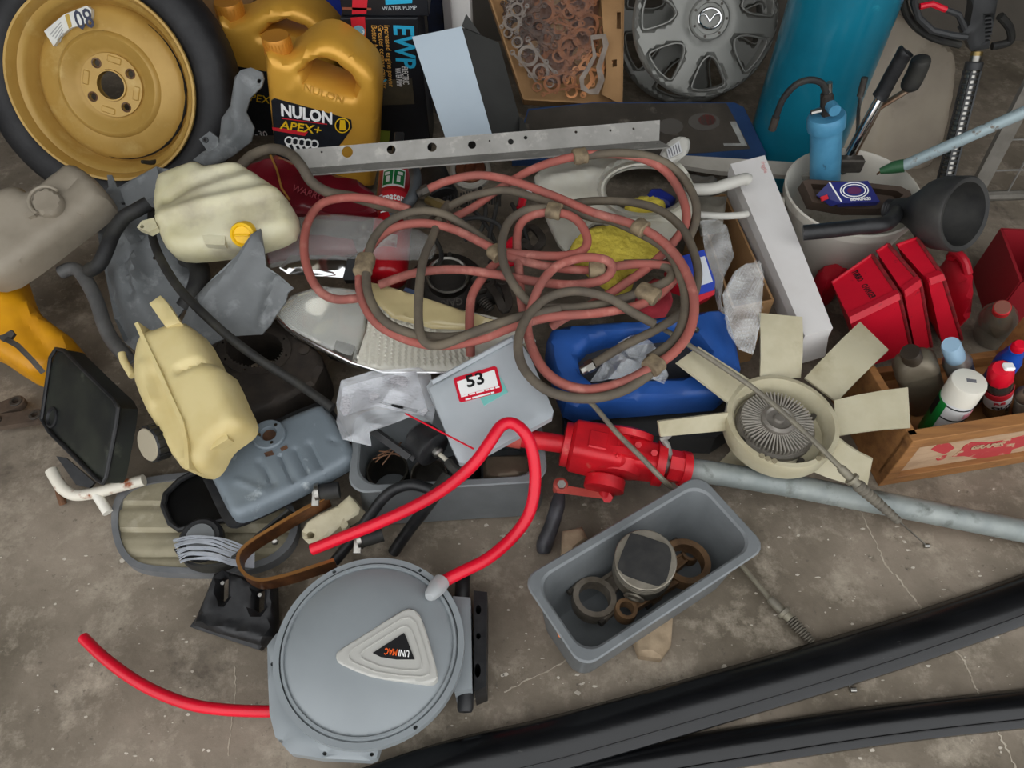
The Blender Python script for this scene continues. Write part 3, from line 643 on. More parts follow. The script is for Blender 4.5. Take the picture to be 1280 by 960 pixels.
# ================================================================== left hand group
# --- ribbed foot plate with grey rubber edge
t = thing('ribbed_footplate', 'ribbed tan plate with grey rubber edge flat on the floor', 'footplate', P(240, 660, 0))
o = [(160, 605), (200, 594), (260, 590), (320, 600), (358, 622), (372, 650), (365, 680), (340, 702), (300, 714), (255, 717), (200, 715), (166, 708), (147, 688), (139, 655), (143, 625)]
cx, cy = 250, 655
i_ = [(cx+(x-cx)*.925, cy+(y-cy)*.88) for x, y in o]
pl = PL(240, 660, .02)
o = [(p.x, p.y) for p in cat([(x, y, 0) for x, y in o], 4, True)]; i_ = [(p.x, p.y) for p in cat([(x, y, 0) for x, y in i_], 4, True)]
part('rubber_edge', MB().plate(pl, o, .02, holes=[i_]), mat('grey_rubber_edge', '66686a', .6, col2='78797a', scale=15), t)
part('tread', MB().plate(pl.up(-.004), [(cx+(x-cx)*.935, cy+(y-cy)*.9) for x, y in o], .014, grid=.007, bumps=[([(100, y), (400, y-4)], .005, -.006) for y in (633, 666, 695)]+[([(100, y), (400, y-4)], .003, .002) for y in (626, 659, 689)]), mat('tan_tread', '9c947c', .7, col2='87806a', scale=20, col3='a8a08b', scale3=30, bump=.3), t)
# --- black tray and grey fuel tank on it
o = [(204, 632), (207, 618), (225, 600), (252, 586), (270, 582), (300, 640), (290, 648), (262, 654), (224, 662), (213, 654)]
t = thing('black_pan', 'shallow black plastic pan tucked under the grey fuel tank', 'pan', P(250, 630, .02))
part('pan_floor', MB().plate(PL(240, 630, .034), o, .006), mat('black_pan_plastic', '0d0d0e', .3, col2='191919', scale=10), t)
part('pan_rim', MB().tube([PL(240, 630, .042).hit(*q) for q in o+[o[0]]], .005, 8), M_black, t)
def tank():
    M = mat('blue_grey_paint', '727c83', .42, .1, col2='656f76', scale=10, col3='a3abae', scale3=22, lo3=.62, hi3=.72, bump=.12)
    t = thing('fuel_tank', 'small blue grey pressed steel fuel tank with filler neck', 'tank', P(340, 590, .05))
    pl = Plane(P(345, 575, .13), (.02, -.1, 1))
    o = [(256, 580), (262, 570), (300, 545), (350, 522), (396, 503), (408, 507), (424, 530), (438, 552), (440, 566), (432, 578), (370, 612), (310, 640), (292, 644), (283, 636), (268, 606)]
    bl = [([(324, 577), (341, 605)], .0035, -.005), ([(350, 570), (366, 600)], .0035, -.005), ([(368, 562), (381, 590)], .0035, -.005), ([(386, 555), (400, 583)], .0035, -.005), ([(296, 600), (330, 614)], .004, .003), ([(411, 548), (420, 553)], .003, -.003)]
    part('tank_top', MB().plate(pl, o, .032, r=.014, grid=.0055, bumps=bl, smooth=2), M, t)
    oo = [(cx_, cy_+4) for cx_, cy_ in o]; c0 = (348, 575)
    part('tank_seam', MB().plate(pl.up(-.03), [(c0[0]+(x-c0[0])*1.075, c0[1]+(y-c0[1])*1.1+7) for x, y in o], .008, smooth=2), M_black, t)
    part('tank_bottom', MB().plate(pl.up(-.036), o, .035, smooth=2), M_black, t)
    nk = part('filler_neck', MB().lathe([(.026, -.012), (.026, .006), (.024, .0085), (.013, .0085), (.011, .004), (.011, -.006)], Fr(pl.hit(337, 545), (1, 0, 0), pl.n), 32, True, True), M, t)
    part('filler_hole', MB().lathe([(.0105, -.001), (.0105, .001), (.004, .0008)], Fr(pl.hit(337, 545), (1, 0, 0), pl.n), 18, True, True), M_rust, nk)
    for q in ((324, 544), (340, 554), (345, 532)):
        p = pl.up(.0085).hit(*q); part('screw', MB().cyl(p, p+pl.n*.003, .0028, 6), M_chrome, nk)
    for q in ([(330, 566), (340, 563), (343, 568), (332, 571)], [(350, 560), (358, 556), (360, 560), (352, 564)]):
        part('rust_patch', MB().plate(pl.up(.001), q, .002), M_rust, t)
tank()
# --- grey ribbons gathered round a ring
t = thing('ribbon_bundle', 'bundle of pale grey ribbon straps wrapped over a black ring', 'straps', P(262, 690, .02))
M_rib = mat('pale_grey_ribbon', 'b9bec6', .45, col2='9da2aa', scale=30)
part('ring', MB().lathe([(.03, 0), (.034, .004), (.034, .014), (.03, .018), (.024, .018), (.024, 0)], Fr(P(255, 677, .045), (1, 0, 0), (0, -.2, 1)), 30), M_black, t)
part('ring_cap', MB().lathe([(.024, .002), (.022, .019), (.004, .021)], Fr(P(255, 676, .047), (1, 0, 0), (0, -.2, 1)), 24, True, True), M_greyplastic, t)
part('belt', MB().sweep(hose3([(222, 690, .045), (235, 705, .045), (260, 711, .045), (290, 703, .05), (330, 668, .07), (365, 640, .085)], 6), [(-.002, -.012), (.002, -.012), (.002, .012), (-.002, .012)]), M_rubber, t)
rr = random.Random(3)
for k in range(13):
    y = 672+k*2.3+rr.uniform(-1, 1)
    part('ribbon', MB().sweep(hose3([(217+k*.8, y+4, .058), (238, y-1+rr.uniform(-2, 2), .073+rr.uniform(-.003, .004)), (266, y+rr.uniform(-2, 2), .074+rr.uniform(-.003, .006)), (290, 679+k*2.4+rr.uniform(-2, 2), .062), (318, 690+k*1.6, .055)], 5), [(-.0016, 0), (.0016, .0006), (.0016, .0014), (-.0016, .0008)]), M_rib, t)
# --- flat copper coloured strap
t = thing('flat_steel_strap', 'bent flat strap with bare copper coloured edge', 'strap', P(330, 700, 0))
M_cu = mat('copper_edge', '7a4f30', .4, .7, col2='4a2f20', scale=30)
sc_ = [(-.0022, -.014), (.0022, -.014), (.0022, .014), (-.0022, .014)]
part('strap', MB().sweep(hose3([(412, 626, .085), (380, 643, .085), (345, 664, .08), (318, 681, .075), (304, 694, .072), (301, 707, .072), (309, 722, .072), (328, 730, .072), (360, 724, .075), (392, 714, .08), (420, 705, .08)], 6), sc_), M_cu, t)
part('bare_edge', MB().sweep([p+Z*.0145 for p in hose3([(412, 626, .085), (380, 643, .085), (345, 664, .08), (318, 681, .075), (304, 694, .072), (301, 707, .072), (309, 722, .072), (328, 730, .072), (360, 724, .075), (392, 714, .08), (420, 705, .08)], 6)], [(-.0024, -.001), (.0024, -.001), (.0024, .001), (-.0024, .001)]), mat('bare_bronze', 'c08a52', .35, .8), t)
for q in ((344, 677), (392, 637)):
    p = P(*q, .08); part('rivet', MB().lathe([(.005, 0), (.005, .002), (.002, .004)], Fr(p, (1, 0, 0), (.3, -.8, .4)), 12, True, True), M_steel, t)
def pclip(c, d, z, label):
    a = P(*c, z); t = thing('rubber_clip', label, 'clip', a); e = P(*d, z)
    part('rubber_sleeve', MB().tube([a, (a+e)/2, e], .013, 14), M_rubber, t)
    part('steel_band', ring(MB(), Fr(a+Z*.002, (0, 0, 1), a-e), .0145, .012, .007), M_steel, t)
    part('clip_ear', MB().box(Fr(a+V((-.004, -.012, .004)), (1, 0, 0), (0, -.4, 1)), .012, .024, .003, .001), M_steel, t)
    part('clip_screw', MB().cyl(a+V((-.004, -.006, .008)), a+V((-.004, -.008, .014)), .0045, 6), M_steel, t)
pclip((400, 616), (424, 612), .1, 'black rubber clip with steel band on the strap beside the fuel tank')
pclip((452, 674), (478, 666), .096, 'black rubber clip with steel band between reel and bent tube')
# --- ivory plastic spout
t = thing('ivory_spout', 'ivory plastic spout bracket beside the fuel tank', 'spout', P(410, 655, .02))
pl = PL(410, 650, .075, (-.15, -.25, 1))
part('spout_body', MB().plate(pl, [(376, 664), (382, 652), (398, 642), (420, 632), (436, 618), (449, 634), (447, 642), (430, 652), (412, 668), (396, 680), (384, 679), (377, 672)], .03, holes=[circ(387, 668, 5, 4, 14)], r=.004, grid=.006), mat('ivory_plastic', 'c9c1a5', .5, col2='b3a98b', scale=20, bump=.1), t)
part('spout_foot', MB().cyl(pl.hit(430, 655)-Z*.002, pl.hit(430, 655)-Z*.05, .006, 10), MATS['ivory_plastic'], t)
# --- black moulded bracket
t = thing('moulded_bracket', 'black moulded bracket with two slots behind the hose reel', 'bracket', P(290, 760, 0))
pl = PL(290, 755, .05, (0, -.2, 1))
part('bracket_body', MB().plate(pl, [(266, 716), (276, 711), (290, 716), (318, 724), (341, 730), (342, 775), (340, 795), (325, 806), (262, 788), (240, 780), (246, 765)], .03, r=.006, grid=.008, holes=[[(272, 722), (277, 718), (282, 722), (282, 745), (277, 751), (271, 746)], [(317, 737), (322, 733), (328, 737), (328, 760), (322, 766), (316, 761)]], bumps=[([(277, 720), (276, 745)], .008, -.012), ([(322, 732), (322, 755)], .008, -.012), ([(250, 778), (330, 795)], .006, .004)]), M_black, t)
part('bracket_lip', MB().plate(pl.up(-.018), [(236, 783), (244, 772), (335, 797), (323, 812)], .018, r=.003, grid=.012), M_black, t)
for q in ((275, 727), (322, 742)):
    p = pl.hit(*q); part('rivet', MB().cyl(p-pl.n*.014, p-pl.n*.01, .003, 10), M_steel, t)
# --- expansion tank
def exp_tank():
    M = M_beigeplastic; n = (-.18, -.3, 1)
    t = thing('expansion_tank', 'yellowed plastic coolant expansion tank with black screw cap', 'tank', P(225, 500, .05))
    pl = PL(225, 490, .24, n)
    o = [(163, 424), (174, 409), (190, 405), (220, 396), (240, 415), (256, 446), (270, 456), (287, 494), (297, 518), (291, 533), (270, 548), (260, 560), (252, 575), (238, 586), (215, 579), (198, 552), (183, 525), (165, 490), (158, 460)]
    part('tank_body', MB().plate(pl, o, .062, r=.024, grid=.0065, smooth=2, bumps=[([(222, 462), (258, 446)], .006, -.008), ([(192, 470), (205, 520), (225, 560)], .014, -.006), ([(178, 455), (190, 500)], .008, .004)]), M, t)
    part('seam_flange', MB().sweep([pl.up(-.004).hit(*q) for q in ((174, 406), (182, 424), (200, 462), (218, 502), (231, 530), (236, 555), (238, 588))], [(-.003, -.03), (.003, -.03), (.003, .008), (-.003, .008)], pl.n), M, t)
    part('mounting_tab', MB().plate(pl.up(.004), [(185, 378), (199, 368), (208, 378), (224, 402), (206, 408), (200, 400)], .012, r=.003, grid=.01), M, t)
    part('mounting_tab', MB().plate(pl.up(-.01), [(255, 552), (281, 538), (284, 548), (262, 561)], .02, r=.003, grid=.01), M, t)
    part('hose_spigot', MB().tube([pl.up(-.03).hit(166, 470), pl.up(-.03).hit(155, 452), pl.up(-.03).hit(152, 442)], .006, 12), M, t)
    a, b = P(205, 550, .185), P(181, 557, .2); d = b-a; L_ = d.length
    cp = part('screw_cap', MB().lathe([(.02, -.012), (.026, 0), (.027, L_*.75), (.025, L_*.85)], Fr(a, (0, 0, 1), d), 30, True, True), M_black, t)
    for k in range(15):
        an = 2*math.pi*k/15; f = Fr(a, (0, 0, 1), d); q = f.p(math.cos(an)*.027, math.sin(an)*.027, L_*.45); part('grip_rib', MB().box(Fr(q, f.x*math.cos(an)+f.y*math.sin(an), f.z), .002, .003, L_*.7), M_black, cp)
    part('cap_disc', MB().lathe([(.025, L_*.84), (.024, L_*.9), (.004, L_*.92)], Fr(a, (0, 0, 1), d), 30, True, True), mat('cap_face', '9d9480', .5), cp)
exp_tank()
# --- washer bottle with yellow cap
def washer():
    M = M_milk; t = thing('washer_bottle', 'milky plastic washer bottle with small yellow cap', 'washer bottle', P(275, 260, .1))
    pl = PL(275, 250, .295, (0, -.35, 1))
    o = [(191, 217), (198, 210), (225, 200), (242, 195), (254, 201), (285, 196), (300, 199), (322, 214), (345, 231), (364, 256), (361, 282), (330, 296), (300, 303), (265, 308), (230, 311), (207, 307), (196, 292), (190, 270), (186, 247)]
    part('bottle_body', MB().plate(pl, o, .05, r=.022, grid=.006, smooth=2, bulge=.006, bl=.03, bumps=[([(196, 274), (250, 258), (320, 243), (350, 235)], .013, .012), ([(210, 250), (235, 232), (300, 208)], .012, -.009), ([(205, 262), (250, 240), (310, 222)], .008, .004)]), M, t)
    for q, h in (([(171, 284), (177, 276), (192, 272), (197, 284), (186, 290)], [circ(177.5, 283, 2.6, n=12)]), ([(331, 264), (350, 250), (350, 270), (334, 273)], [circ(339, 264, 2.2, n=12)]), ([(252, 292), (281, 295), (281, 306), (256, 305)], [])):
        part('mounting_lug', MB().plate(pl.up(.003), q, .014, holes=h), M, t)
    p = pl.hit(305, 293); f = Fr(p, (1, 0, 0), V((0, -.75, .5)))
    cp = part('yellow_cap', MB().lathe([(.021, -.02), (.022, .004), (.02, .01), (.016, .012), (.014, .009), (.003, .009)], f, 28, True, True), mat('yellow_plastic', 'e8b814', .4), t, 'bright yellow screw cap')
    part('cap_rib', MB().box(f.at(0, 0, .011), .026, .003, .004, .001), MATS['yellow_plastic'], cp)
washer()
# --- big dusty bottle on the left
t = thing('washer_bottle', 'large dusty beige washer bottle with round flip cap', 'washer bottle', P(50, 290, .05))
M_db = mat('dusty_beige_plastic', '92897a', .6, col2='7c7364', scale=8, bump=.12)
pl = PL(50, 265, .265, (.1, -.4, 1))
part('bottle_body', MB().plate(pl, [(-60, 260), (-20, 235), (2, 228), (18, 226), (30, 234), (52, 218), (78, 198), (92, 201), (112, 216), (126, 234), (121, 250), (75, 285), (20, 326), (-20, 345), (-70, 330)], .07, r=.025, grid=.009, smooth=2, bumps=[([(82, 236), (106, 214)], .004, -.004)]), M_db, t)
cp = part('flip_cap', MB().plate(pl.up(.014), circ(57, 251, 20, 17, 24), .018, r=.006, grid=.006), M_db, t)
part('cap_tab', MB().plate(pl.up(.01), [(30, 266), (36, 262), (44, 262), (42, 268), (34, 271)], .01, r=.002), M_db, cp)
part('cap_lip', MB().tube([pl.up(.012).hit(*q) for q in circ(57, 251, 21, 18, 24)[8:22]], .003, 8), M_db, cp)
# --- grey splash guards
def sheet(name, label, pl, o, th, m, cat_='splash guard', **k):
    mb = MB().plate(pl, o, th, shell=True, **k); return single(name, mb, m, label, cat_, ang=60)
t = thing('splash_guard', 'large grey plastic splash guard under the black hoses', 'splash guard', P(180, 340, .05))
pl = PL(180, 310, .165, (0, -.45, 1))
part('guard_sheet', MB().plate(pl, [(132, 217), (138, 217), (145, 233), (165, 222), (195, 208), (225, 215), (240, 260), (250, 330), (240, 372), (222, 395), (200, 420), (170, 440), (150, 425), (138, 395), (128, 350), (118, 300), (112, 262), (114, 250), (126, 246), (134, 232)], .004, shell=True, grid=.01, nz=.008, nsc=9, holes=[circ(154, 254, 2.4, n=12), circ(193, 322, 2.4, n=12)], bumps=[([(140, 250), (165, 300), (175, 350)], .012, .02), ([(185, 270), (160, 330), (165, 370)], .008, -.014), ([(225, 250), (235, 330)], .015, -.02), ([(115, 260), (130, 350), (150, 420)], .012, -.02), ([(150, 320), (190, 400)], .02, .014)]), M_greyplastic, t)
# lip standing at the upper edge
part('guard_lip', MB().quad([pl.up(.012).hit(150, 236), pl.up(.012).hit(196, 208), pl.up(.0).hit(205, 240), pl.up(.0).hit(160, 262)], .004, .004), M_greyplastic, t)
t = thing('guard_bracket', 'grey plastic arm bracket leaning on the gold oil bottles', 'bracket', P(290, 150, .1))
pl = Plane(P(290, 150, .22), (0, -.8, .6))
part('bracket_plate', MB().plate(pl, [(240, 200), (252, 190), (270, 182), (274, 168), (276, 148), (288, 132), (294, 97), (302, 88), (313, 84), (327, 90), (329, 98), (326, 108), (312, 122), (307, 140), (317, 160), (313, 177), (290, 195), (262, 210)], .006, shell=True, grid=.008, holes=[circ(323, 101, 2.5, 3, 10)], r=.004, bumps=[([(300, 92), (296, 135), (300, 165), (265, 200)], .014, .012)]), M_greyplastic, t)
tb_ = part('bracket_tab', MB().plate(pl.up(.006), [(249, 174), (262, 164), (272, 172), (275, 185), (260, 190)], .006, holes=[circ(257, 175, 3, 3, 10)]), M_greyplastic, t)
p = pl.up(.006).hit(257, 175); part('tab_ring', MB().lathe([(.003, 0), (.006, 0), (.006, .003), (.003, .003)], Fr(p, (1, 0, 0), pl.n), 14), M_black, tb_)
t = thing('splash_guard', 'torn triangular grey splash guard resting on the ring gear housing', 'splash guard', P(300, 390, .1))
pl = PL(300, 360, .225, (.08, -.72, 1))
part('guard_sheet', MB().plate(pl, [(326, 286), (331, 310), (333, 333), (350, 345), (367, 360), (360, 366), (357, 378), (346, 392), (338, 406), (327, 418), (287, 420), (252, 436), (233, 430), (228, 405), (240, 378), (260, 356), (300, 322), (318, 296)], .005, shell=True, grid=.008, bumps=[([(320, 300), (290, 345), (255, 380), (235, 420)], .016, .022), ([(345, 350), (330, 400)], .01, .012)], nz=.006, nsc=18), M_greyplastic, t)
# --- black hoses and cable
def hose(name, pts, r, m, label, cat_='hose', inner=.0015, seg=6):
    return single(name, MB().tube(hose3(pts, seg), r, 12, inner=inner), m, label, cat_)
hose('coolant_hose', [(186, 254, .24), (172, 262, .236), (155, 272, .228), (141, 292, .215), (133, 312, .205), (124, 330, .19), (112, 338, .175)], .013, M_rubber, 'black bent coolant hose lying on the large splash guard')
hose('coolant_hose', [(76, 341, .15), (88, 336, .155), (99, 339, .155), (112, 358, .155), (122, 380, .15), (130, 405, .145), (140, 425, .14), (155, 443, .15), (160, 450, .15)], .0125, mat('grey_rubber', '4b4b4b', .6, col2='5d5c5a', scale=15), 'dusty grey hose running to the expansion tank spigot')
hose('black_cable', [(190, 262, .21), (190, 292, .2), (200, 322, .225), (222, 358, .235), (250, 388, .235), (285, 420, .222), (325, 450, .2), (370, 478, .17), (416, 510, .155)], .0075, M_rubber, 'long thick black cable from washer bottle to fuel tank', 'cable', None)
hose('bypass_hose', [(232, 322, .165), (243, 326, .17), (250, 340, .17), (246, 362, .16), (232, 385, .14)], .018, M_rubber, 'short fat black hose below the milky washer bottle')
hose('heater_hose', [(300, 209, .262), (308, 200, .272), (319, 192, .284), (340, 186, .295), (362, 192, .30), (377, 208, .305), (390, 228, .28), (412, 241, .255), (440, 246, .238), (475, 256, .236), (512, 264, .232)], .0095, M_hosegrey, 'dark grey heater hose curving over the red package')
# --- ring gear housing
t = thing('ring_gear_housing', 'dark cast housing with toothed ring beside the fuel tank', 'housing', P(325, 470, 0))
pl = PL(325, 445, .125, (0, -.12, 1))
hole = circ(318, 436, 38, 24, 36)
part('casting', MB().plate(pl, [(258, 440), (270, 415), (300, 400), (345, 396), (375, 415), (401, 442), (403, 456), (392, 478), (345, 505), (300, 520), (270, 505), (256, 475)], .1, holes=[hole], r=.008, grid=.012), M_darkiron, t)
part('ring_gear', MB().plate(pl.up(.003), circ(318, 436, 46, 31, 40), .012, holes=[circ(318, 436, 36, 23, 40)]+[circ(318+41.5*math.cos(2*math.pi*k/8+.3), 436+27.2*math.sin(2*math.pi*k/8+.3), 1.7, n=8) for k in range(8)]), M_darkiron, t)
mb = MB()
for k in range(44):
    a = 2*math.pi*k/44; q = pl.up(-.002).hit(318+36.5*math.cos(a), 436+23.5*math.sin(a)); c = pl.hit(318, 436); mb.box(Fr(q, c-q, pl.n), .004, .002, .008)
part('gear_teeth', mb, M_iron, t)
p = pl.hit(380, 438); part('casting_boss', MB().lathe([(.01, -.01), (.01, .004), (.004, .006)], Fr(p, (1, 0, 0), pl.n), 18, True, True), M_darkiron, t)
# --- black shallow case
t = thing('black_tray', 'black plastic tray stood on edge beside the yellow container', 'tray', P(120, 540, 0))
pl = Plane(P(105, 515, .13), (-.55, -.45, .75))
o = [(63, 447), (70, 436), (80, 438), (112, 470), (143, 500), (148, 510), (146, 528), (133, 596), (129, 604), (122, 600), (62, 540), (52, 524)]
part('tray_plate', MB().plate(pl, o, .032, r=.003, grid=.014), mat('scuffed_black', '1e201f', .4, col2='34372f', scale=9, col3='5c5f52', scale3=14, lo3=.6, hi3=.75), t)
part('tray_rim', MB().tube([pl.up(.002).hit(*q) for q in o+o[:1]], .0035, 8), M_black, t)
p = pl.hit(66, 522); part('round_boss', MB().lathe([(.018, -.001), (.018, .003), (.014, .004), (.012, -.002), (.004, -.002)], Fr(p, (1, 0, 0), pl.n), 24, True, True), M_black, t)
# --- yellow container
t = thing('yellow_container', 'yellow plastic container beside the rusty spanner and black tray', 'container', P(20, 400, 0))
part('container_body', MB().plate(PL(20, 390, .135, (.15, -.25, 1)), [(-60, 300), (-10, 308), (8, 318), (16, 340), (28, 368), (55, 395), (84, 416), (89, 430), (80, 446), (62, 456), (40, 462), (18, 455), (-20, 430), (-60, 400)], .085, r=.02, grid=.01, smooth=2, bumps=[([(10, 350), (30, 400), (60, 440)], .01, -.006)]), mat('yellow_drum', 'd99a10', .45, col2='b87c0c', scale=6), t)
# --- spanner and shackles
t = thing('spanner', 'rusty spanner leaning against the black tray', 'spanner', P(40, 455, .1))
part('shaft', MB().sweep([P(8, 424, .205), P(22, 432, .2), P(40, 450, .18), P(54, 466, .16)], [(-.004, -.002), (.004, -.002), (.004, .002), (-.004, .002)]), M_iron, t)
part('jaw', MB().plate(PL(6, 420, .207, (.2, -.5, 1)), [(-4, 420), (4, 418), (14, 412), (18, 417), (10, 428), (2, 426)], .008), M_iron, t)
for (a, b, lab) in (((-16, 516), (20, 502), 'flat rusty shackle link pointing at the black tray'), ((-6, 526), (44, 519), 'long rusty shackle link beneath the other at the tray edge')):
    A, B = P(*a, .03), P(*b, .03); f = Fr(A, B-A); L_ = (B-A).length; pl = Plane(P(*a, .035)); pts = []
    t = thing('shackle_link', lab, 'link', f.p(L_/2, 0, -.03), 'rusty shackle links')
    pk = Plane(A); ln = lambda x, y: ((f.x*x+f.y*y).x, (f.x*x+f.y*y).y)
    ol = [ln(L_+.014*math.sin(math.pi*k/10), .014*math.cos(math.pi*k/10)) for k in range(11)]+[ln(-.014*math.sin(math.pi*k/10), -.014*math.cos(math.pi*k/10)) for k in range(11)]
    mb = MB().plate(pk, ol, .012, uv=True, holes=[[ln(x+.006*math.cos(j*.5236), .006*math.sin(j*.5236)) for j in range(12)] for x in (0, L_)]); part('link_plate', mb, mat('rusty_grey_iron', '5a4c40', .75, .2, col2='3f342c', scale=30, bump=.4), t)
    for x in (0, L_): part('eye_bush', ring(MB(), f.at(x, 0, -.003), .01, .006, .006), M_iron, t)
# --- rusty white frame tube
t = thing('tube_frame', 'white painted rusty tube frame end beside the footplate', 'frame', P(95, 630, 0))
M_wr = mat('chipped_white_paint', 'd5cfc0', .5, col2='8a4a24', scale=22, lo=.55, hi=.62, bump=.2)
part('tube', MB().tube(hose3([(64, 588, .05), (72, 602, .045), (80, 612, .04), (95, 619, .035), (120, 616, .035), (150, 608, .04), (180, 600, .045)], 6), .0095, 12), M_wr, t)
part('branch_tube', MB().tube(hose3([(120, 617, .035), (127, 628, .03), (135, 641, .024)], 4), .008, 12), mat('white_paint', 'dedace', .5), t)
part('tube_foot', MB().tube(hose3([(72, 603, .04), (75, 618, .02), (79, 630, .006)], 4), [.006]*9, 10), M_rust, t)
part('frame_plate', MB().plate(PL(100, 595, .05, (0, -.4, 1)), [(70, 570), (82, 572), (118, 603), (112, 610), (95, 606)], .006), M_black, t)
# ================================================================== centre pile
# --- perforated angle bar
t = thing('angle_bar', 'long galvanised angle bar with round holes lying over the pile', 'steel bar', P(600, 190, .15))
pl = Plane(P(600, 178, .29), (.06, -.72, .7))
holes = [circ(434, 190, 7, 7, 20), circ(489, 187, 5.5, 5.5, 18), circ(540, 184, 5.8, 5.8, 18), circ(590, 181, 5, 5, 16), circ(638.5, 177, 3.6, 3.6, 14), circ(657, 172, 2.4, 2.4, 10), circ(720, 165, 1.8, 1.8, 8), circ(763, 163, 1.6, 1.6, 8), circ(792, 161, 1.6, 1.6, 8), circ(402, 190, 1.4, 1.4, 8), circ(612, 176, 1.2, 1.2, 8)]
part('upper_flange', MB().plate(pl, [(366, 187), (825, 150), (824, 176), (378, 211)], .003, holes=holes), M_galv, t)
A, B = pl.hit(378, 210.5), pl.hit(824, 175.5); C, D = P(838, 184, B.z+.004), P(376, 219, A.z+.004)
plf = Plane(A, (B-A).cross(D-A) if (B-A).cross(D-A).z > 0 else -(B-A).cross(D-A))
g2 = lambda q: ((q-plf.o).dot(plf.u), (q-plf.o).dot(plf.v))
hc = g2(B*.93+A*.02+C*.05+(C-B)*.35)
part('lower_flange', MB().plate(plf, [g2(q) for q in (D, C, B, A)], .003, uv=True, holes=[circ(*hc, .003, n=12)]), M_galv, t)
# --- red package
M_pk = mat('dark_red_film', '6e0c1c', .35, col2='520813', scale=9, coat=.3, bump=.1)
t = thing('red_package', 'glossy dark red retail package behind the milky washer bottle', 'package', P(400, 250, .05))
pl = PL(400, 240, .2, (0, -.4, 1))
part('package_body', MB().plate(pl, [(305, 205), (330, 196), (345, 192), (372, 202), (410, 214), (445, 222), (466, 238), (470, 262), (452, 268), (420, 268), (350, 262), (330, 250)], .026, r=.008, grid=.012, nz=.006, nsc=20), M_pk, t)
part('gold_edge', MB().sweep([pl.up(.002).hit(*q) for q in ((338, 194), (346, 212), (352, 235), (362, 250))], [(-.002, -.001), (.002, -.001), (.002, .001), (-.002, .001)], pl.n), mat('gold_edge', 'b0803c', .4, .5), t)
text('WARRON', tfr(pl.up(.006), (364, 238), (405, 252)), .02, mat('dim_red_ink', '8e3a42', .5), t, sx=.9)
# --- fire extinguisher
def extinguisher():
    M = mat('extinguisher_red', 'b8121f', .3, coat=.4, col2='a30f1b', scale=6); R_ = .038
    A, B = P(484, 350, .105), P(499, 200, .17); d = (B-A); L_ = d.length; d.normalize(); up = (Z-d*Z.dot(d)).normalized()
    fr = Fr(A, up, d)    # angle 0 faces up
    t = thing('fire_extinguisher', 'small red fire extinguisher lying under the angle bar', 'fire extinguisher', A-Z*.05)
    part('cylinder', MB().lathe([(.012, -.006), (.03, -.004), (R_-.003, 0), (R_, .006), (R_, L_*.86), (R_*.9, L_*.93), (R_*.5, L_*.98), (R_*.4, L_*1.03)], fr, 36, True, True), M, t)
    part('valve_head', MB().box(Fr(fr.p(0, 0, L_*1.06), fr.x, fr.z), .03, .03, .03, .004), M_black, t)
    part('lever', MB().box(Fr(fr.p(.024, 0, L_*1.04), fr.x, fr.z), .008, .02, .08, .002), M_black, t)
    # angles grow from up towards fr.y; image right is -fr.y when fr.y points to -x
    sg = 1 if fr.y.x > 0 else -1
    bd = part('brand_panel', arc_patch(fr, R_+.0003, -.75*sg+.15, .75*sg+.15, L_*.52, L_*.63), M_redink, t)
    Mg = mat('sign_green', '157a3e', .5)
    wp = part('sign_border', arc_patch(fr, R_+.0005, -.62, .62, L_*.66, L_*.81), M_white, t)
    for s_ in (-1, 1):
        part('green_sign', arc_patch(fr, R_+.0012, .03*s_, .56*s_, L_*.675, L_*.795), Mg, wp)
        part('sign_figure', arc_patch(fr, R_+.002, .18*s_, .36*s_, L_*.695, L_*.745), M_white, wp)
        part('sign_symbol', arc_patch(fr, R_+.002, .2*s_, .46*s_, L_*.755, L_*.78), M_white, wp)
    text_cyl('Fireater', fr, R_+.0012, -.78 if sg > 0 else .78, L_*.545, .024, M_white, t, sx=.72, bold=.0005)
    for k in range(3): part('printed_line', arc_patch(fr, R_+.0008, -.6+.05*k, .65, L_*(.505-.03*k), L_*(.515-.03*k)), M_white, t)
    part('discharge_hose', MB().tube(hose3([(516, 205, .23), (520, 225, .235), (516, 245, .235), (505, 258, .225), (490, 266, .21)], 6), .011, 12), mat('grey_hose', '3f4245', .55), t)
    part('torn_label', arc_patch(fr, R_+.0006, -.6, .5, L_*.17, L_*.27), mat('torn_paper', 'b7a9a0', .7, col2='8e3038', scale=40), t)
extinguisher()
# --- rear light with clear lens
t = thing('tail_light', 'car tail light with long clear lens and red inner section', 'tail light', P(450, 320, .08))
M_lens = mat('clear_lens', 'dadcda', .06, alpha=.16, coat=.5); M_rl = mat('red_lens', '6a1219', .15, alpha=1, coat=.5)
pl = PL(450, 300, .195, (0, -.3, 1))
o = [(328, 300), (345, 282), (365, 268), (420, 264), (480, 270), (520, 281), (542, 294), (546, 306), (538, 318), (510, 320), (440, 318), (380, 318), (335, 330)]
part('red_insert', MB().plate(pl.up(-.02), [(332, 306), (350, 292), (400, 292), (440, 298), (446, 314), (430, 318), (350, 322), (334, 326)], .012, r=.004, grid=.02), M_rl, t)
part('clear_lens', MB().plate(pl, o, .004, shell=True, grid=.009, r=.012, bulge=.01, bl=.02), M_lens, t)
part('chrome_reflector', MB().plate(PL(390, 335, .165, (0, -.5, 1)), [(348, 334), (362, 318), (420, 318), (434, 322), (428, 346), (360, 342)], .008, r=.004, grid=.01), M_chrome, t)
part('dark_bezel', MB().plate(PL(430, 335, .16, (0, -.5, 1)), [(426, 322), (452, 320), (456, 350), (430, 350)], .02), M_black, t)
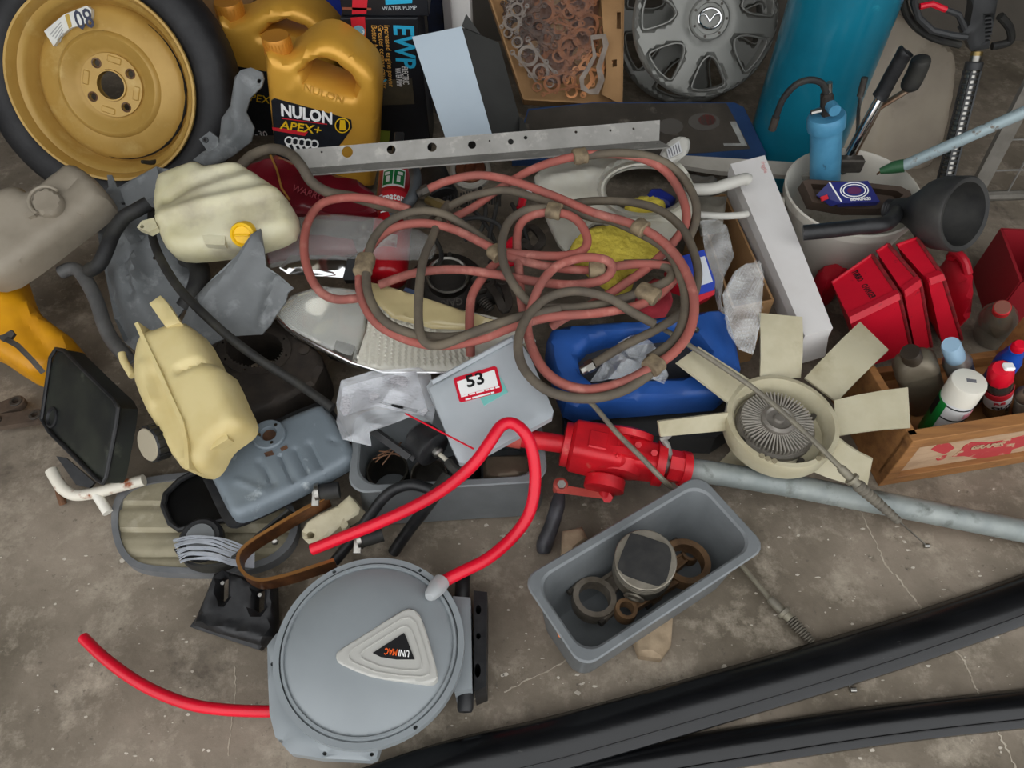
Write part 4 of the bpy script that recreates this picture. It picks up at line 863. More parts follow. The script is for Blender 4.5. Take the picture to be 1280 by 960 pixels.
# --- headlamp
def headlamp():
    t = thing('headlamp', 'car headlamp unit with ribbed clear lens beneath the hoses', 'headlamp', P(480, 430, .05))
    pl = PL(480, 405, .172, (0, -.28, 1))
    part('reflector', MB().plate(pl.up(-.012), [(342, 392), (362, 368), (400, 356), (460, 362), (530, 378), (600, 392), (660, 405), (668, 425), (640, 445), (560, 462), (480, 462), (438, 452), (398, 432), (360, 412)], .026, r=.012, grid=.01, bumps=[([(395, 395)], .03, -.015)]), mat('silver_reflector', 'd3d0c4', .18, .9, col2='b5b0a0', scale=12), t)
    part('lamp_housing', MB().plate(pl.up(-.038), [(372, 394), (410, 372), (470, 374), (540, 388), (610, 402), (640, 420), (600, 436), (520, 446), (450, 440), (400, 424)], .085, r=.012, grid=.02), M_black, t)
    Ml = mat('lamp_glass', 'eceee8', .05, alpha=.25, coat=.6)
    ribs = [([(458+k*7.2, 362+k*4.2), (448+k*8.2, 458-abs(k-8)*.3)], .0028, .0042) for k in range(0, 24)]
    part('smooth_lens', MB().plate(pl, [(342, 392), (362, 366), (400, 354), (452, 360), (458, 380), (455, 410), (442, 450), (398, 432), (360, 412)], .003, shell=True, grid=.008, r=.01), Ml, t)
    part('ribbed_lens', MB().plate(pl, [(454, 360), (530, 376), (600, 390), (660, 404), (670, 424), (642, 446), (560, 465), (480, 465), (444, 454), (457, 410), (460, 380)], .003, shell=True, grid=.0042, bumps=ribs, r=.006), mat('ribbed_glass', 'e9e6d8', .15, alpha=.6, coat=.5), t)
    part('lamp_rim', MB().tube([pl.up(-.003).hit(*q) for q in ((342, 393), (360, 412), (398, 433), (440, 454), (480, 466), (560, 466), (642, 447))], .003, 8), M_chrome, t)
    part('bulb_shield', MB().plate(pl.up(-.002), [(420, 425), (444, 432), (440, 452), (415, 442)], .006), M_steel, t)
headlamp()
t = thing('amber_lamp_lens', 'yellowed slim indicator lens behind the headlamp', 'lens', P(520, 385, .05))
part('lens_shell', MB().plate(PL(530, 385, .196, (0, -.22, 1)), [(462, 350), (500, 360), (580, 386), (620, 398), (600, 410), (540, 408), (490, 395), (465, 372)], .008, r=.006, grid=.008, bumps=[([(475+12*k, 355+3.5*k), (478+12*k, 395+k)], .002, .003) for k in range(11)]), mat('yellowed_lens', 'c9b98a', .2, coat=.5, alpha=.9), t)
# --- turbo
def turbo():
    M = mat('turbo_cast', '3a3632', .55, .5, col2='2a2724', scale=25, bump=.4); c = P(560, 350, .135); fr = Fr(c, (1, 0, 0), (.05, -.25, 1))
    t = thing('turbocharger', 'dark cast turbocharger housing with bright round inlet', 'turbocharger', (c.x, c.y, .03))
    mb = MB()
    path = []; rr = []
    for k in range(33):
        a = -2.2+2*math.pi*k/32; R_ = .052+.006*k/32; path.append(fr.p(R_*math.cos(a), R_*math.sin(a), -.03)); rr.append(.016+.008*k/32)
    path.append(fr.p(.1, .0, -.03)); rr.append(.024)
    part('volute', MB().tube(path, rr, 14), M, t)
    part('housing_face', MB().lathe([(.06, -.06), (.062, -.012), (.05, -.004), (.04, 0)], fr, 36, True, True), M, t)
    inl = part('inlet_ring', MB().lathe([(.036, -.012), (.040, -.008), (.040, .018), (.037, .021), (.034, .018), (.033, -.008)], fr, 40), M_steel, t)
    part('compressor_bore', MB().lathe([(.0335, .002), (.02, -.004), (.008, .006)], fr.at(0, 0, -.012), 24, True, True), M_darkiron, inl)
    part('turbine_housing', MB().lathe([(.045, -.128), (.05, -.12), (.052, -.075), (.04, -.06)], fr, 28, True, True), M, t)
    for k in range(6):
        a = math.pi*2*k/6+.5; part('clamp_bolt', MB().cyl(fr.p(.056*math.cos(a), .056*math.sin(a), -.01), fr.p(.056*math.cos(a), .056*math.sin(a), .002), .005, 6), M_iron, t)
    pl = Plane(P(562, 374, .135), (0, -.6, .8))
    text('GARR', tfr(pl.up(.002), (578, 372), (545, 377)), .018, M_iron, t, bold=.0004)
    pb = part('blue_tag', MB().plate(PL(514, 365, .17), [(503, 364), (507, 359), (522, 364), (520, 371), (506, 369)], .006), mat('blue_grey_plug', '5a6b8a', .5), t)
turbo()
# --- small metal brackets and fittings in the middle
def lever(pts, r, label, m=M_iron, nm='hinge_bracket', cat_='bracket'):
    t = thing(nm, label, cat_, P(*pts[0][:2], .1)); part('arm', MB().sweep(hose3(pts, 4), [(-.007, -.003), (.007, -.003), (.007, .003), (-.007, .003)]), m, t)
    for q in (pts[0], pts[-1]): p = P(*q); part('eye', ring(MB(), Fr(p-Z*.004), .011, .005, .009), m, t); 
    return t
lever([(650, 292, .18), (665, 284, .19), (678, 300, .2), (668, 312, .2), (655, 306, .19)], .006, 'twisted grey steel bracket under the twin hoses')
lever([(610, 355, .17), (622, 372, .175), (630, 388, .17), (636, 376, .17), (628, 352, .17)], .006, 'bent grey steel lever with eyes beside the turbocharger')
for (c, d, lab) in (((594, 346), (605, 366), 'small steel spring fitting beside the turbocharger inlet'), ((602, 374), (614, 388), 'small threaded steel fitting near the pile centre')):
    A, B = P(*c, .18), P(*d, .17); L_ = (B-A).length; prof = []
    for k in range(6): prof += [(.006, L_*k/6), (.0095, L_*(k+.3)/6), (.0095, L_*(k+.6)/6)]
    single('threaded_fitting', MB().lathe(prof+[(.006, L_)], Fr(A, (1, 0, 0), B-A), 14, True, True), M_iron, lab, 'fitting')
for (pts, lab) in (([(560, 250, .2), (590, 262, .21), (610, 285, .2), (620, 310, .19), (612, 330, .18)], 'thin black ignition lead looping past the extinguisher'),
                   ([(600, 235, .22), (607, 262, .21), (600, 290, .19), (580, 300, .18)], 'thin black lead hanging between red hoses'),
                   ([(625, 240, .22), (618, 270, .215), (612, 300, .2), (625, 325, .19)], 'thin black lead running beside the white shroud'),
                   ([(575, 275, .21), (600, 272, .22), (622, 280, .215), (628, 292, .205)], 'thin black lead crossing toward the steel bracket'),
                   ([(640, 255, .21), (650, 275, .21), (660, 302, .175), (664, 330, .165)], 'thin black lead tucked behind the steel bracket'),
                   ([(520, 345, .2), (545, 335, .2), (552, 318, .19), (545, 300, .19)], 'thin black lead over the clear tail light lens')):
    single('ignition_lead', MB().tube(hose3(pts, 6), .0042, 8), M_rubber, lab, 'lead')
# motor and pulley under the bar
t = thing('starter_motor', 'dark starter motor with wire loom under the angle bar', 'motor', P(540, 220, .1))
f = Fr(P(546, 230, .18), (0, 0, 1), P(535, 205, .19)-P(553, 250, .17))
part('motor_body', MB().lathe([(.022, -.04), (.03, -.036), (.03, .03), (.026, .034), (.012, .036)], f, 28, True, True), M_darkiron, t)
part('end_cap', MB().lathe([(.031, -.042), (.033, -.04), (.033, -.03), (.031, -.028)], f, 28, True, True), M_black, t)
t = thing('copper_pulley', 'copper faced pulley with pale rim under the angle bar', 'pulley', P(578, 215, .1))
f = Fr(P(588, 211, .22), (1, 0, 0), (0, -.5, 1))
part('rim', MB().lathe([(.036, -.02), (.04, -.016), (.04, -.004), (.036, 0), (.03, 0), (.03, -.01)], f, 32, True), mat('pale_rim', '9a968c', .5), t)
part('copper_face', MB().lathe([(.03, -.01), (.028, .004), (.012, .006), (.01, 0)], f, 28, True, True), mat('copper', '9c6248', .4, .7, col2='6b4030', scale=30), t)
mb = MB(); c = hose3([(555, 252, .2), (580, 246, .215), (605, 242, .215), (625, 246, .205)], 14)
for i, p in enumerate(c[::2]): mb.tube([p+V((0, .012, -.012)), p+V((0, .004, .006)), p+V((0, -.008, .004)), p+V((0, -.014, -.012))], .0018, 6)
single('wire_loom', mb, M_rubber, 'bundle of black loom wires by the starter motor', 'wire loom')
lump('dusty_fitting', [(500, 262), (515, 248), (535, 246), (542, 262), (530, 275), (514, 275)], .215, .02, mat('dusty_alloy', '7a7163', .7, .3, col2='5d564a', scale=25, bump=.4), 'dusty grey alloy fitting beside the extinguisher hose', 'fitting')
# --- red capped screwdrivers
for (a, b, cc, lab) in (((650, 262), (655, 244), (663, 240), 'red and white handled screwdriver beside the white shroud'), ((632, 312), (642, 300), (648, 296), 'small red handled tool under the twin hoses'), ((630, 330), (642, 327), (650, 326), 'tiny red plastic cap near the steel bracket')):
    t = thing('red_handle_tool', lab, 'tool', P(*a, .16)); part('handle', MB().tube([P(*a, .2), P((a[0]+b[0])/2, (a[1]+b[1])/2, .2), P(*b, .2)], .008, 12), M_redhose, t)
    part('collar', MB().tube([P(*b, .2), P(*cc, .2)], .0065, 10), M_white, t)
# --- white plastic shroud
def shroud():
    M = mat('offwhite_shroud', 'cfccc0', .45, col2='b9b5a4', scale=7, sss=.1, bump=.05, col3='a09a86', scale3=5, lo3=.6, hi3=.8)
    t = thing('fan_shroud', 'off white plastic shroud with large oval opening', 'shroud', P(780, 250, .1))
    pl = PL(780, 245, .2, (0, -.15, 1)); oc = (806, 237)
    part('shroud_panel', MB().plate(pl, [(668, 218), (688, 203), (720, 193), (770, 188), (820, 192), (850, 206), (866, 232), (868, 258), (858, 282), (838, 292), (842, 305), (822, 325), (790, 310), (766, 280), (745, 274), (728, 288), (708, 312), (690, 285), (678, 255)], .008, shell=True, grid=.01, holes=[circ(*oc, 53, 31, 36)], smooth=2, r=.006, bumps=[([(690, 225), (740, 215)], .014, .012), ([(740, 265), (680, 245)], .012, -.01), (circ(*oc, 60, 37, 24)+[(866, 237)], .012, .012)]), M, t)
    rg = [[pl.up(h).hit(*q) for q in circ(oc[0], oc[1], rx, ry, 40)] for rx, ry, h in ((60, 38, -.01), (58, 36, .02), (55, 33, .028), (52, 30.5, .024), (49, 28, -.03), (51, 30, -.03))]
    part('opening_collar', MB().rings(rg, True, False, False), M, t)
    part('side_flap', MB().plate(pl.up(.006), [(765, 282), (800, 272), (850, 278), (848, 300), (812, 326), (796, 318), (775, 300)], .005, shell=True, grid=.01, nz=.008, nsc=20, r=.003), M, t)
    part('spout_flap', MB().plate(pl.up(.047), [(766, 292), (775, 280), (800, 283), (806, 300), (802, 326), (785, 316)], .004, shell=True, grid=.008, bulge=.006), mat('grubby_flap', 'a29d8a', .5, col2='b5b09c', scale=10), t)
shroud()
# --- yellow microfibre sponges and rag
M_sp = mat('yellow_microfibre', 'cdbb4a', .95, col2='b5a238', scale=60, bump=1, bscale=140)
def sponge(o, z, th, lab):
    single('cleaning_sponge', MB().plate(PL(*o[0], z, (0, -.1, 1)), o, th, r=.014, grid=.0045, smooth=2, nz=.0045, nsc=190), M_sp, lab, 'sponge', ang=80)
sponge([(710, 312), (725, 288), (750, 278), (785, 278), (820, 290), (832, 305), (822, 322), (800, 330), (778, 340), (772, 355), (755, 352), (728, 330)], .236, .018, 'large fluffy yellow sponge under the shroud flap')
sponge([(782, 252), (792, 245), (806, 241), (822, 243), (834, 250), (826, 256), (800, 258)], .205, .02, 'small yellow sponge inside the shroud opening')
sponge([(758, 350), (772, 340), (792, 340), (790, 352), (770, 358)], .2, .03, 'greenish yellow sponge corner below the tape joint')
lump('blue_glove', [(806, 245), (815, 232), (832, 236), (846, 244), (838, 252), (820, 250)], .19, .018, mat('blue_nitrile', '20308f', .5, col2='172470', scale=20), 'crumpled dark blue glove inside the shroud opening', 'glove')
lump('red_rag', [(792, 378), (800, 358), (818, 344), (836, 348), (842, 372), (834, 385), (812, 388)], .215, .022, mat('red_cloth', 'a3303a', .95, col2='86242e', scale=30, bump=.8), 'crumpled red rag at the edge of the blue case', 'rag')
# --- spark plug box
t = thing('spark_plug_box', 'small blue and red spark plug carton with white label', 'box', P(872, 345, .1))
pl = PL(872, 340, .225, (.1, -.5, 1)); b_ = [(852, 320), (880, 312), (894, 352), (893, 362), (868, 370)]
part('carton', MB().plate(pl, b_, .05), mat('carton_blue', '1d3aa0', .45), t)
part('white_label', MB().plate(pl.up(.001), [(866, 324), (881, 320), (891, 352), (872, 358)], .002), mat('label_pale', 'c8ccd2', .6), t)
part('red_end', MB().plate(pl.up(-.012), [(838, 332), (848, 325), (862, 362), (846, 356)], .04), mat('carton_red', 'c0182c', .45), t)
part('red_band', MB().plate(pl.up(-.004), [(868, 369), (894, 361), (893, 368), (872, 378)], .04), MATS['carton_red'], t)
# --- blue moulded case
def blue_case():
    M = mat('blue_moulded_plastic', '24549f', .45, col2='1d4585', scale=8, bump=.08)
    t = thing('moulded_case', 'blue moulded plastic case half with hollow recess', 'case', P(810, 450, .05))
    pl = PL(810, 440, .17, (.02, -.22, 1))
    o = [(684, 424), (690, 410), (712, 404), (800, 398), (870, 388), (900, 384), (912, 392), (922, 425), (928, 458), (922, 478), (905, 492), (800, 500), (722, 506), (708, 500), (696, 470)]
    h = [(722, 440), (738, 424), (762, 416), (840, 408), (866, 412), (886, 434), (888, 452), (864, 468), (800, 474), (740, 476), (726, 464)]
    part('case_shell', MB().plate(pl, o, .07, holes=[h], r=.01, grid=.009, bumps=[([(896, 398), (912, 430), (915, 465)], .012, -.006)]), M, t)
    part('recess_floor', MB().plate(pl.up(-.055), [(715, 435), (760, 408), (870, 402), (895, 440), (870, 478), (730, 484)], .008), mat('dark_grey_case', '3a3b3c', .6, col2='2d2e2f', scale=8), t)
    for q in ([(802, 491), (812, 482), (830, 480), (826, 490)], [(864, 487), (874, 476), (895, 474), (888, 485)]):
        part('side_rib', MB().plate(pl.up(.003), q, .01, r=.002), M, t)
    part('tray_front', MB().plate(pl.up(-.07), [(722, 470), (905, 465), (912, 490), (905, 500), (725, 512)], .022), mat('dark_grey_case', '3a3b3c', .6, col2='2d2e2f', scale=8), t)
    part('corner_screw', MB().lathe([(.005, 0), (.005, .004), (.0025, .004), (.002, .001)], Fr(pl.hit(870, 413), (1, 0, 0), pl.n), 12, True, True), M_steel, t)
blue_case()
t = thing('polythene_bag', 'crumpled clear polythene bag in the blue case', 'bag', P(790, 440, .1))
part('bag_film', MB().plate(PL(790, 440, .165, (0, -.1, 1)), [(738, 478), (760, 440), (775, 420), (800, 412), (815, 428), (830, 455), (834, 465), (828, 478), (790, 470), (760, 474)], .001, shell=True, grid=.007, nz=.03, nsc=45), mat('polythene', 'dfe3e6', .08, alpha=.32, coat=.6), t, ang=15)
part('bag_end', MB().plate(PL(820, 465, .178, (0, -.3, 1)), [(806, 462), (828, 456), (835, 470), (830, 480), (808, 472)], .001, shell=True, grid=.006, nz=.02, nsc=70), MATS['polythene'], t, ang=15)
t = thing('dark_crate', 'dark navy plastic crate under the blue case', 'crate', P(700, 530, 0))
part('crate_body', MB().plate(PL(700, 515, .06), [(704, 490), (720, 485), (722, 545), (712, 548), (706, 540)], .055, r=.004), mat('navy_plastic', '222a36', .55, col2='2e3a4a', scale=10), t)
for k in range(5): part('crate_rib', MB().box(Fr(P(708+k*2.5, 520, .06)), .0016, .02, .003), MATS['navy_plastic'], t)
part('crate_body', MB().plate(PL(810, 525, .06), [(724, 500), (905, 490), (918, 530), (895, 545), (740, 540)], .055, r=.005), mat('charcoal_plastic', '2f2f30', .6, col2='3b3b3a', scale=8), t)

# ================================================================== twin gas hose
def twin():
    t = thing('twin_gas_hose', 'long tangled twin gas hose, one line faded red, one grey', 'hose', P(640, 330, .1))
    R_ = [[(536, 236, .25), (560, 226, .262), (598, 219, .27), (640, 226, .275), (690, 244, .275), (740, 265, .28), (790, 280, .285), (826, 300, .285), (852, 330, .28), (867, 370, .27), (864, 408, .26), (845, 438, .255), (815, 459, .25), (778, 478, .245), (738, 487, .245), (704, 480, .245), (680, 462, .245), (665, 435, .245), (659, 408, .25), (664, 385, .26), (676, 355, .272), (697, 332, .275), (730, 322, .275), (757, 325, .275), (765, 336, .27), (752, 350, .262), (715, 356, .255), (670, 352, .25), (620, 343, .245), (570, 337, .24), (520, 341, .235), (474, 356, .22)],
          [(820, 372, .24), (846, 345, .25), (838, 333, .255), (800, 330, .255), (770, 333, .26), (745, 338, .25), (690, 334, .25), (640, 322, .25), (605, 305, .255), (565, 286, .255), (525, 279, .255), (488, 287, .25), (463, 310, .245), (450, 342, .24), (453, 375, .235), (472, 405, .23), (510, 425, .225), (552, 432, .225), (600, 424, .23), (645, 407, .24), (690, 396, .245), (740, 392, .245), (790, 384, .245), (820, 372, .245)],
          [(455, 372, .225), (420, 374, .225), (398, 362, .225), (384, 335, .23), (380, 305, .235), (386, 275, .24), (403, 254, .245), (435, 247, .26), (470, 250, .262), (512, 262, .256)],
          [(560, 275, .22), (590, 260, .225), (630, 232, .255), (665, 212, .275), (700, 200, .305), (740, 193, .318), (790, 195, .31), (828, 211, .292), (850, 240, .28), (858, 272, .27), (848, 295, .262), (815, 330, .25), (770, 362, .24), (740, 380, .23), (705, 398, .215), (690, 408, .2)],
          [(658, 405, .21), (652, 378, .23), (649, 340, .245), (646, 300, .255), (652, 278, .262), (672, 267, .27), (700, 266, .275), (722, 276, .275), (734, 298, .27), (727, 314, .265), (700, 320, .26), (655, 318, .255), (622, 314, .25)],
          [(588, 444, .185), (588, 430, .2), (587, 400, .21), (590, 370, .22), (605, 345, .228), (625, 325, .235), (645, 318, .24)]]
    G_ = [[(558, 260, .235), (590, 245, .25), (630, 238, .26), (665, 246, .262), (700, 258, .265), (740, 272, .27), (770, 278, .272), (830, 310, .27), (852, 350, .265), (856, 390, .258), (842, 425, .25), (812, 448, .245)],
          [(690, 262, .24), (720, 254, .255), (750, 251, .264), (790, 253, .27), (825, 263, .272), (852, 285, .27), (868, 318, .262), (872, 350, .25), (858, 385, .24), (820, 412, .225), (780, 432, .21), (742, 455, .2)],
          [(615, 308, .245), (585, 285, .252), (550, 266, .262), (515, 265, .262), (485, 278, .26), (465, 303, .255), (458, 338, .25), (462, 372, .245), (482, 402, .24), (520, 418, .235), (570, 421, .235), (620, 411, .238), (660, 398, .24)],
          [(560, 255, .235), (552, 268, .245), (541, 295, .255), (528, 330, .258), (523, 380, .255), (525, 415, .25), (535, 430, .245), (555, 430, .245), (600, 412, .248), (650, 396, .25), (700, 386, .25)],
          [(690, 260, .275), (660, 262, .275), (638, 275, .272), (628, 300, .27), (630, 330, .265), (645, 360, .258), (668, 380, .25), (710, 385, .245), (760, 378, .245), (810, 362, .25), (835, 350, .255), (838, 338, .255), (820, 330, .255), (780, 330, .255)],
          [(818, 405, .238), (790, 390, .252), (760, 372, .265), (720, 364, .268), (685, 372, .265), (660, 395, .262), (648, 425, .258), (652, 455, .252), (672, 480, .248), (700, 494, .245), (740, 498, .245), (780, 488, .245), (812, 468, .245)],
          [(725, 196, .315), (775, 191, .32), (820, 198, .305), (850, 218, .288), (868, 248, .278), (870, 275, .265), (860, 300, .25)]]
    for q in R_: part('red_line', MB().tube(hose3(q, 8), .0076, 12, inner=.002), M_hosepink, t)
    for q in G_: part('grey_line', MB().tube(hose3(q, 8), .0074, 12, inner=.002), M_hosegrey, t)
    for a, b, z in (((458, 322), (453, 340), .25), ((718, 196), (732, 194), .315), ((685, 262), (700, 265), .276), ((795, 281), (806, 287), .287), ((738, 337), (754, 337), .262), ((800, 362), (820, 372), .252), ((812, 461), (822, 452), .252), ((617, 312), (626, 320), .252)):
        A, B = P(*a, z), P(*b, z); d = B-A; f = Fr((A+B)/2, d); part('tape_wrap', MB().rings([rrect(Fr(A+d*k, V((-d.y, d.x, 0)), d), .031*s_, .021*s_, .009*s_, 0, 4) for k, s_ in ((-.1, .9), (0, 1.0), (.3, 1.06), (.7, .98), (1, 1.04), (1.1, .92))]), M_tape, t)
    for a, b, z, m in (((742, 455), (733, 460), .2, M_steel), ((558, 260), (544, 254), .235, mat('brass', '8f7b4e', .4, .8)), ((536, 236), (528, 240), .25, M_iron)):
        A, B = P(*a, z), P(*b, z-.005); part('hose_nut', MB().cyl(A, B, .0105, 6), m, t)
        part('hose_tail', MB().cyl(B, B+(B-A)*.7, .008, 12), m, t)
twin()
# ================================================================== back row
def vplane(px, py, y, n=(0, -1, 0)): return Plane(PY(px, py, y), n)
def spare_wheel():
    c = P(127, 107, .25); n = V((.03, -.87, .49)).normalized(); fr = Fr(c, (1, 0, 0), n); k = mpp(c); R_ = 114*k
    t = thing('spare_wheel', 'gold space saver spare wheel with black tyre and 80 sticker', 'wheel', (c.x, c.y+.1, 0))
    M = mat('gold_wheel_paint', 'b8954f', .4, .12, col2='a3803c', scale=7, col3='c2a464', scale3=14, bump=.06)
    Rt = R_*1.38
    part('tyre', MB().lathe([(R_*.97, -.1), (R_*1.1, -.115), (Rt*.97, -.11), (Rt, -.09), (Rt, -.035), (Rt*.975, -.012), (Rt*.93, .0), (R_*1.14, .006), (R_*1.06, .002), (R_*1.02, -.006), (R_*.97, -.01)], fr, 72), mat('tyre_rubber', '1a1a1c', .6, col2='2a2a2b', scale=20, bump=.2), t)
    rm = part('rim', MB().lathe([(R_*.96, -.1), (R_*.97, -.012), (R_*1.015, .001), (R_*1.01, .007), (R_*.985, .007), (R_*.955, -.003), (R_*.94, -.018), (R_*.9, -.022), (R_*.87, -.03), (R_*.845, -.06), (R_*.83, -.064), (R_*.79, -.052), (R_*.74, -.045), (R_*.56, -.037), (R_*.535, -.030), (R_*.51, -.028), (R_*.49, -.03), (R_*.4, -.044), (R_*.34, -.052), (R_*.325, -.052)], fr, 96), M, t)
    hp_ = Plane(fr.p(0, 0, -.0445), n); cu = lambda x, y: ((fr.x*x+fr.y*y).dot(hp_.u), (fr.x*x+fr.y*y).dot(hp_.v))
    part('hub_face', MB().plate(hp_, circ(0, 0, R_*.335, n=48), .009, uv=True, holes=[circ(0, 0, R_*.15, n=32)]+[circ(*cu(R_*.26*math.cos(math.radians(27+90*i)), R_*.26*math.sin(math.radians(27+90*i))), .0076, n=16) for i in range(4)]), M, rm)
    part('hub_collar', MB().lathe([(R_*.15, -.06), (R_*.15, -.04), (R_*.165, -.04), (R_*.17, -.045)], fr, 32), M, rm)
    for i in range(4):
        a = math.radians(27+90*i); p = fr.p(R_*.26*math.cos(a), R_*.26*math.sin(a), -.0455)
        part('bolt_hole', MB().lathe([(.011, .0008), (.0105, .002), (.0078, .0022), (.0076, -.006)], Fr(p, fr.x, fr.z), 16), M_rust, rm)
        b = a+math.radians(45); part('hub_pressing', MB().box(Fr(fr.p(R_*.275*math.cos(b), R_*.275*math.sin(b), -.045), V(fr.x*-math.sin(b)+fr.y*math.cos(b)), fr.z), .03, .014, .005, .002), M, rm)
    ps = Plane(fr.p(0, 0, -.0295), n)
    # speed sticker lies on the sloping face
    st = part('speed_sticker', MB().plate(ps, [(55, 39), (80, 18), (108, 7), (114, 12), (114, 22), (108, 29), (88, 35), (76, 45), (67, 58)], .014, smooth=1), mat('sticker_white', 'd8d8d2', .5, col2='c5c5bf', scale=20), t)
    part('sticker_bar', MB().plate(ps.up(.0006), [(81, 19), (86, 17), (90, 33), (86, 36)], .001), mat('sticker_gold', 'b0923c', .5), st)
    text('80', tfr(ps.up(.0005), (112, 10), (88, 14.5)), .052, mat('navy_ink', '2a2f45', .5), st, sx=.75, bold=.0006)
    for k in range(5): part('print_line', MB().plate(ps.up(.0004), [(62+k*3, 43+k*2.4), (76+k*.7, 27+k*3.4), (77+k*.7, 27.6+k*3.4), (63+k*3, 43.8+k*2.4)], .0006), mat('print_grey', '9a9a98', .6), st)
    part('grime_line', MB().tube([fr.p(R_*.8*math.cos(a), R_*.8*math.sin(a), -.054) for a in [math.radians(-105+6*q) for q in range(27)]], [.0005+.0035*math.sin(math.pi*q/26)*(.7+.3*math.sin(q*2.3)) for q in range(27)], 6), mat('black_grime', '14100b', .9), rm)
    p = fr.p(R_*.4, -R_*.82, -.04); part('valve_stem', MB().tube([p, p+n*.03+V((-.01, 0, 0)), p+n*.045+V((-.02, 0, .004))], [.006, .005, .004], 10), M_rubber, rm)
    part('scratch', MB().sweep([ps.up(-.007).hit(*q) for q in ((128, 38), (146, 44), (158, 58))], [(-.0008, 0), (.0008, 0), (.0008, .0006), (-.0008, .0006)], n), M_dark, rm)
    part('pen_mark', MB().sweep([ps.up(-.0125).hit(*q) for q in ((157, 36), (163, 40), (175, 49))], [(-.0006, 0), (.0006, 0), (.0006, .0014), (-.0006, .0014)], n), M_dark, rm)
spare_wheel()
M_gold = mat('gold_bottle_plastic', 'd9a441', .36, .25, col2='c8912f', scale=5, spec=.6)
def jug(y, o, hole, cap, label_px, label, near):
    pl = vplane(*o[0], y, (0, -1, .04)); z0 = 0
    c = pl.hit((o[0][0]+o[len(o)//2][0])/2, 150); t = thing('oil_bottle', label, 'oil bottle', (c.x, c.y+.05, 0), 'gold engine oil bottles')
    part('bottle_body', MB().plate(pl, o, .11, holes=[hole], r=.022, grid=.009, smooth=2, bumps=[([(hole[0][0]-12, hole[0][1]+22), (hole[0][0]+10, hole[0][1]-4), (hole[2][0], hole[2][1]-10)], .01, .004)]), M_gold, t)
    p = pl.up(-.05).hit(*cap); r = 17*mpp(p)*1.02; f = Fr(p, (1, 0, 0), (0, -.02, 1))
    part('bottle_neck', MB().lathe([(r*1.08, -.075), (r*.95, -.05), (r*.9, -.01), (r*.82, 0)], f, 24, True, True), M_gold, t)
    Mc = mat('gold_cap', 'c4852f', .4, .3)
    cp = part('screw_cap', MB().lathe([(r*1.06, -.018), (r*1.06, -.012), (r, -.011), (r, .016), (r*.93, .02), (r*.2, .019)], f, 32, True, True), Mc, t)
    for k in range(26):
        a = 2*math.pi*k/26; q = f.p(r*math.cos(a), r*math.sin(a), .002); part('cap_rib', MB().box(Fr(q, f.x*math.cos(a)+f.y*math.sin(a), f.z), .0016, .0018, .022), Mc, cp)
    lp = pl.up(.0012); lb = part('front_label', MB().plate(lp, label_px, .006, smooth=1), mat('label_black', '16181d', .4, col2='20242c', scale=60), t)
    return t, lp, lb
t1, lp, lb = jug(1.43, [(330, 72), (345, 74), (358, 78), (368, 72), (380, 62), (396, 55), (415, 56), (440, 71), (464, 93), (471, 112), (472, 140), (470, 172), (466, 230), (455, 238), (360, 240), (348, 234), (340, 180), (333, 120)],
    [(377, 93), (386, 82), (400, 76), (416, 81), (437, 97), (445, 112), (440, 122), (420, 118), (398, 110), (382, 104)], (347, 56),
    [(339, 126), (343, 123), (395, 137), (439, 150), (440, 160), (432, 172), (418, 190), (380, 215), (352, 218), (344, 190)], 'gold engine oil bottle with white lettered black label touching the angle bar', True)
text('NULON', tfr(lp.up(.0008), (351, 144), (407, 153.5)), .038, M_white, lb, sx=.80, bold=.0014)
My = mat('yellow_ink', 'e3b81e', .4); text('APEX+', tfr(lp.up(.0008), (350, 160.5), (412, 169.5)), .028, My, lb, sx=1.05, shear=.2, bold=.0004)
part('red_stripe', MB().plate(lp.up(.0006), [(340, 159), (385, 165), (381, 170), (341, 163)], .001), M_redink, lb)
part('red_stripe', MB().plate(lp.up(.0006), [(352, 147.5), (409, 155), (409, 156), (352, 148.5)], .001), M_redink, lb)
part('round_emblem', MB().plate(lp.up(.0006), circ(428, 157, 9.5, 9.5, 24), .001), M_blackink, lb); part('emblem_ring', MB().plate(lp.up(.0008), circ(428, 157, 9.5, 9.5, 24), .001, holes=[circ(428, 157, 8.2, 8.2, 24)]), My, lb)
part('emblem_bottle', MB().plate(lp.up(.001), [(425, 150), (431, 150), (433, 163), (424, 163)], .001), My, lb)
for k in range(5):
    part('engine_graphic', MB().plate(lp.up(.0008), circ(361+8*k, 176+1.1*k, 5.5, 5.5, 14), .001, holes=[circ(361+8*k, 176+1.1*k, 3.6, 3.6, 14)]), M_white, lb)
    part('engine_graphic', MB().plate(lp.up(.001), [(357+8*k, 180+k), (360+8*k, 180+k), (366+8*k, 190+k), (363+8*k, 191+k)], .001), M_white, lb)
pj = vplane(410, 118, 1.43, (0, -1, .04)).up(.001)
text('NULON', tfr(pj, (378, 112), (430, 130)), .024, M_gold, t1, ext=.0012)
t2, lp2, lb2 = jug(1.68, [(270, 26), (285, 31), (300, 30), (318, 20), (335, 12), (362, 9), (392, 22), (412, 40), (420, 55), (424, 90), (425, 150), (420, 215), (405, 222), (310, 226), (297, 220), (290, 180), (280, 110)],
    [(326, 46), (338, 34), (356, 28), (378, 36), (390, 46), (392, 56), (372, 54), (345, 50)], (287, 12),
    [(292, 86), (296, 83), (345, 92), (392, 104), (392, 130), (370, 190), (305, 205), (298, 180)], 'gold engine oil bottle half hidden by the grey arm bracket', False)
text('APEX', tfr(lp2.up(.0008), (302, 124), (352, 132)), .028, My, lb2, shear=.2)
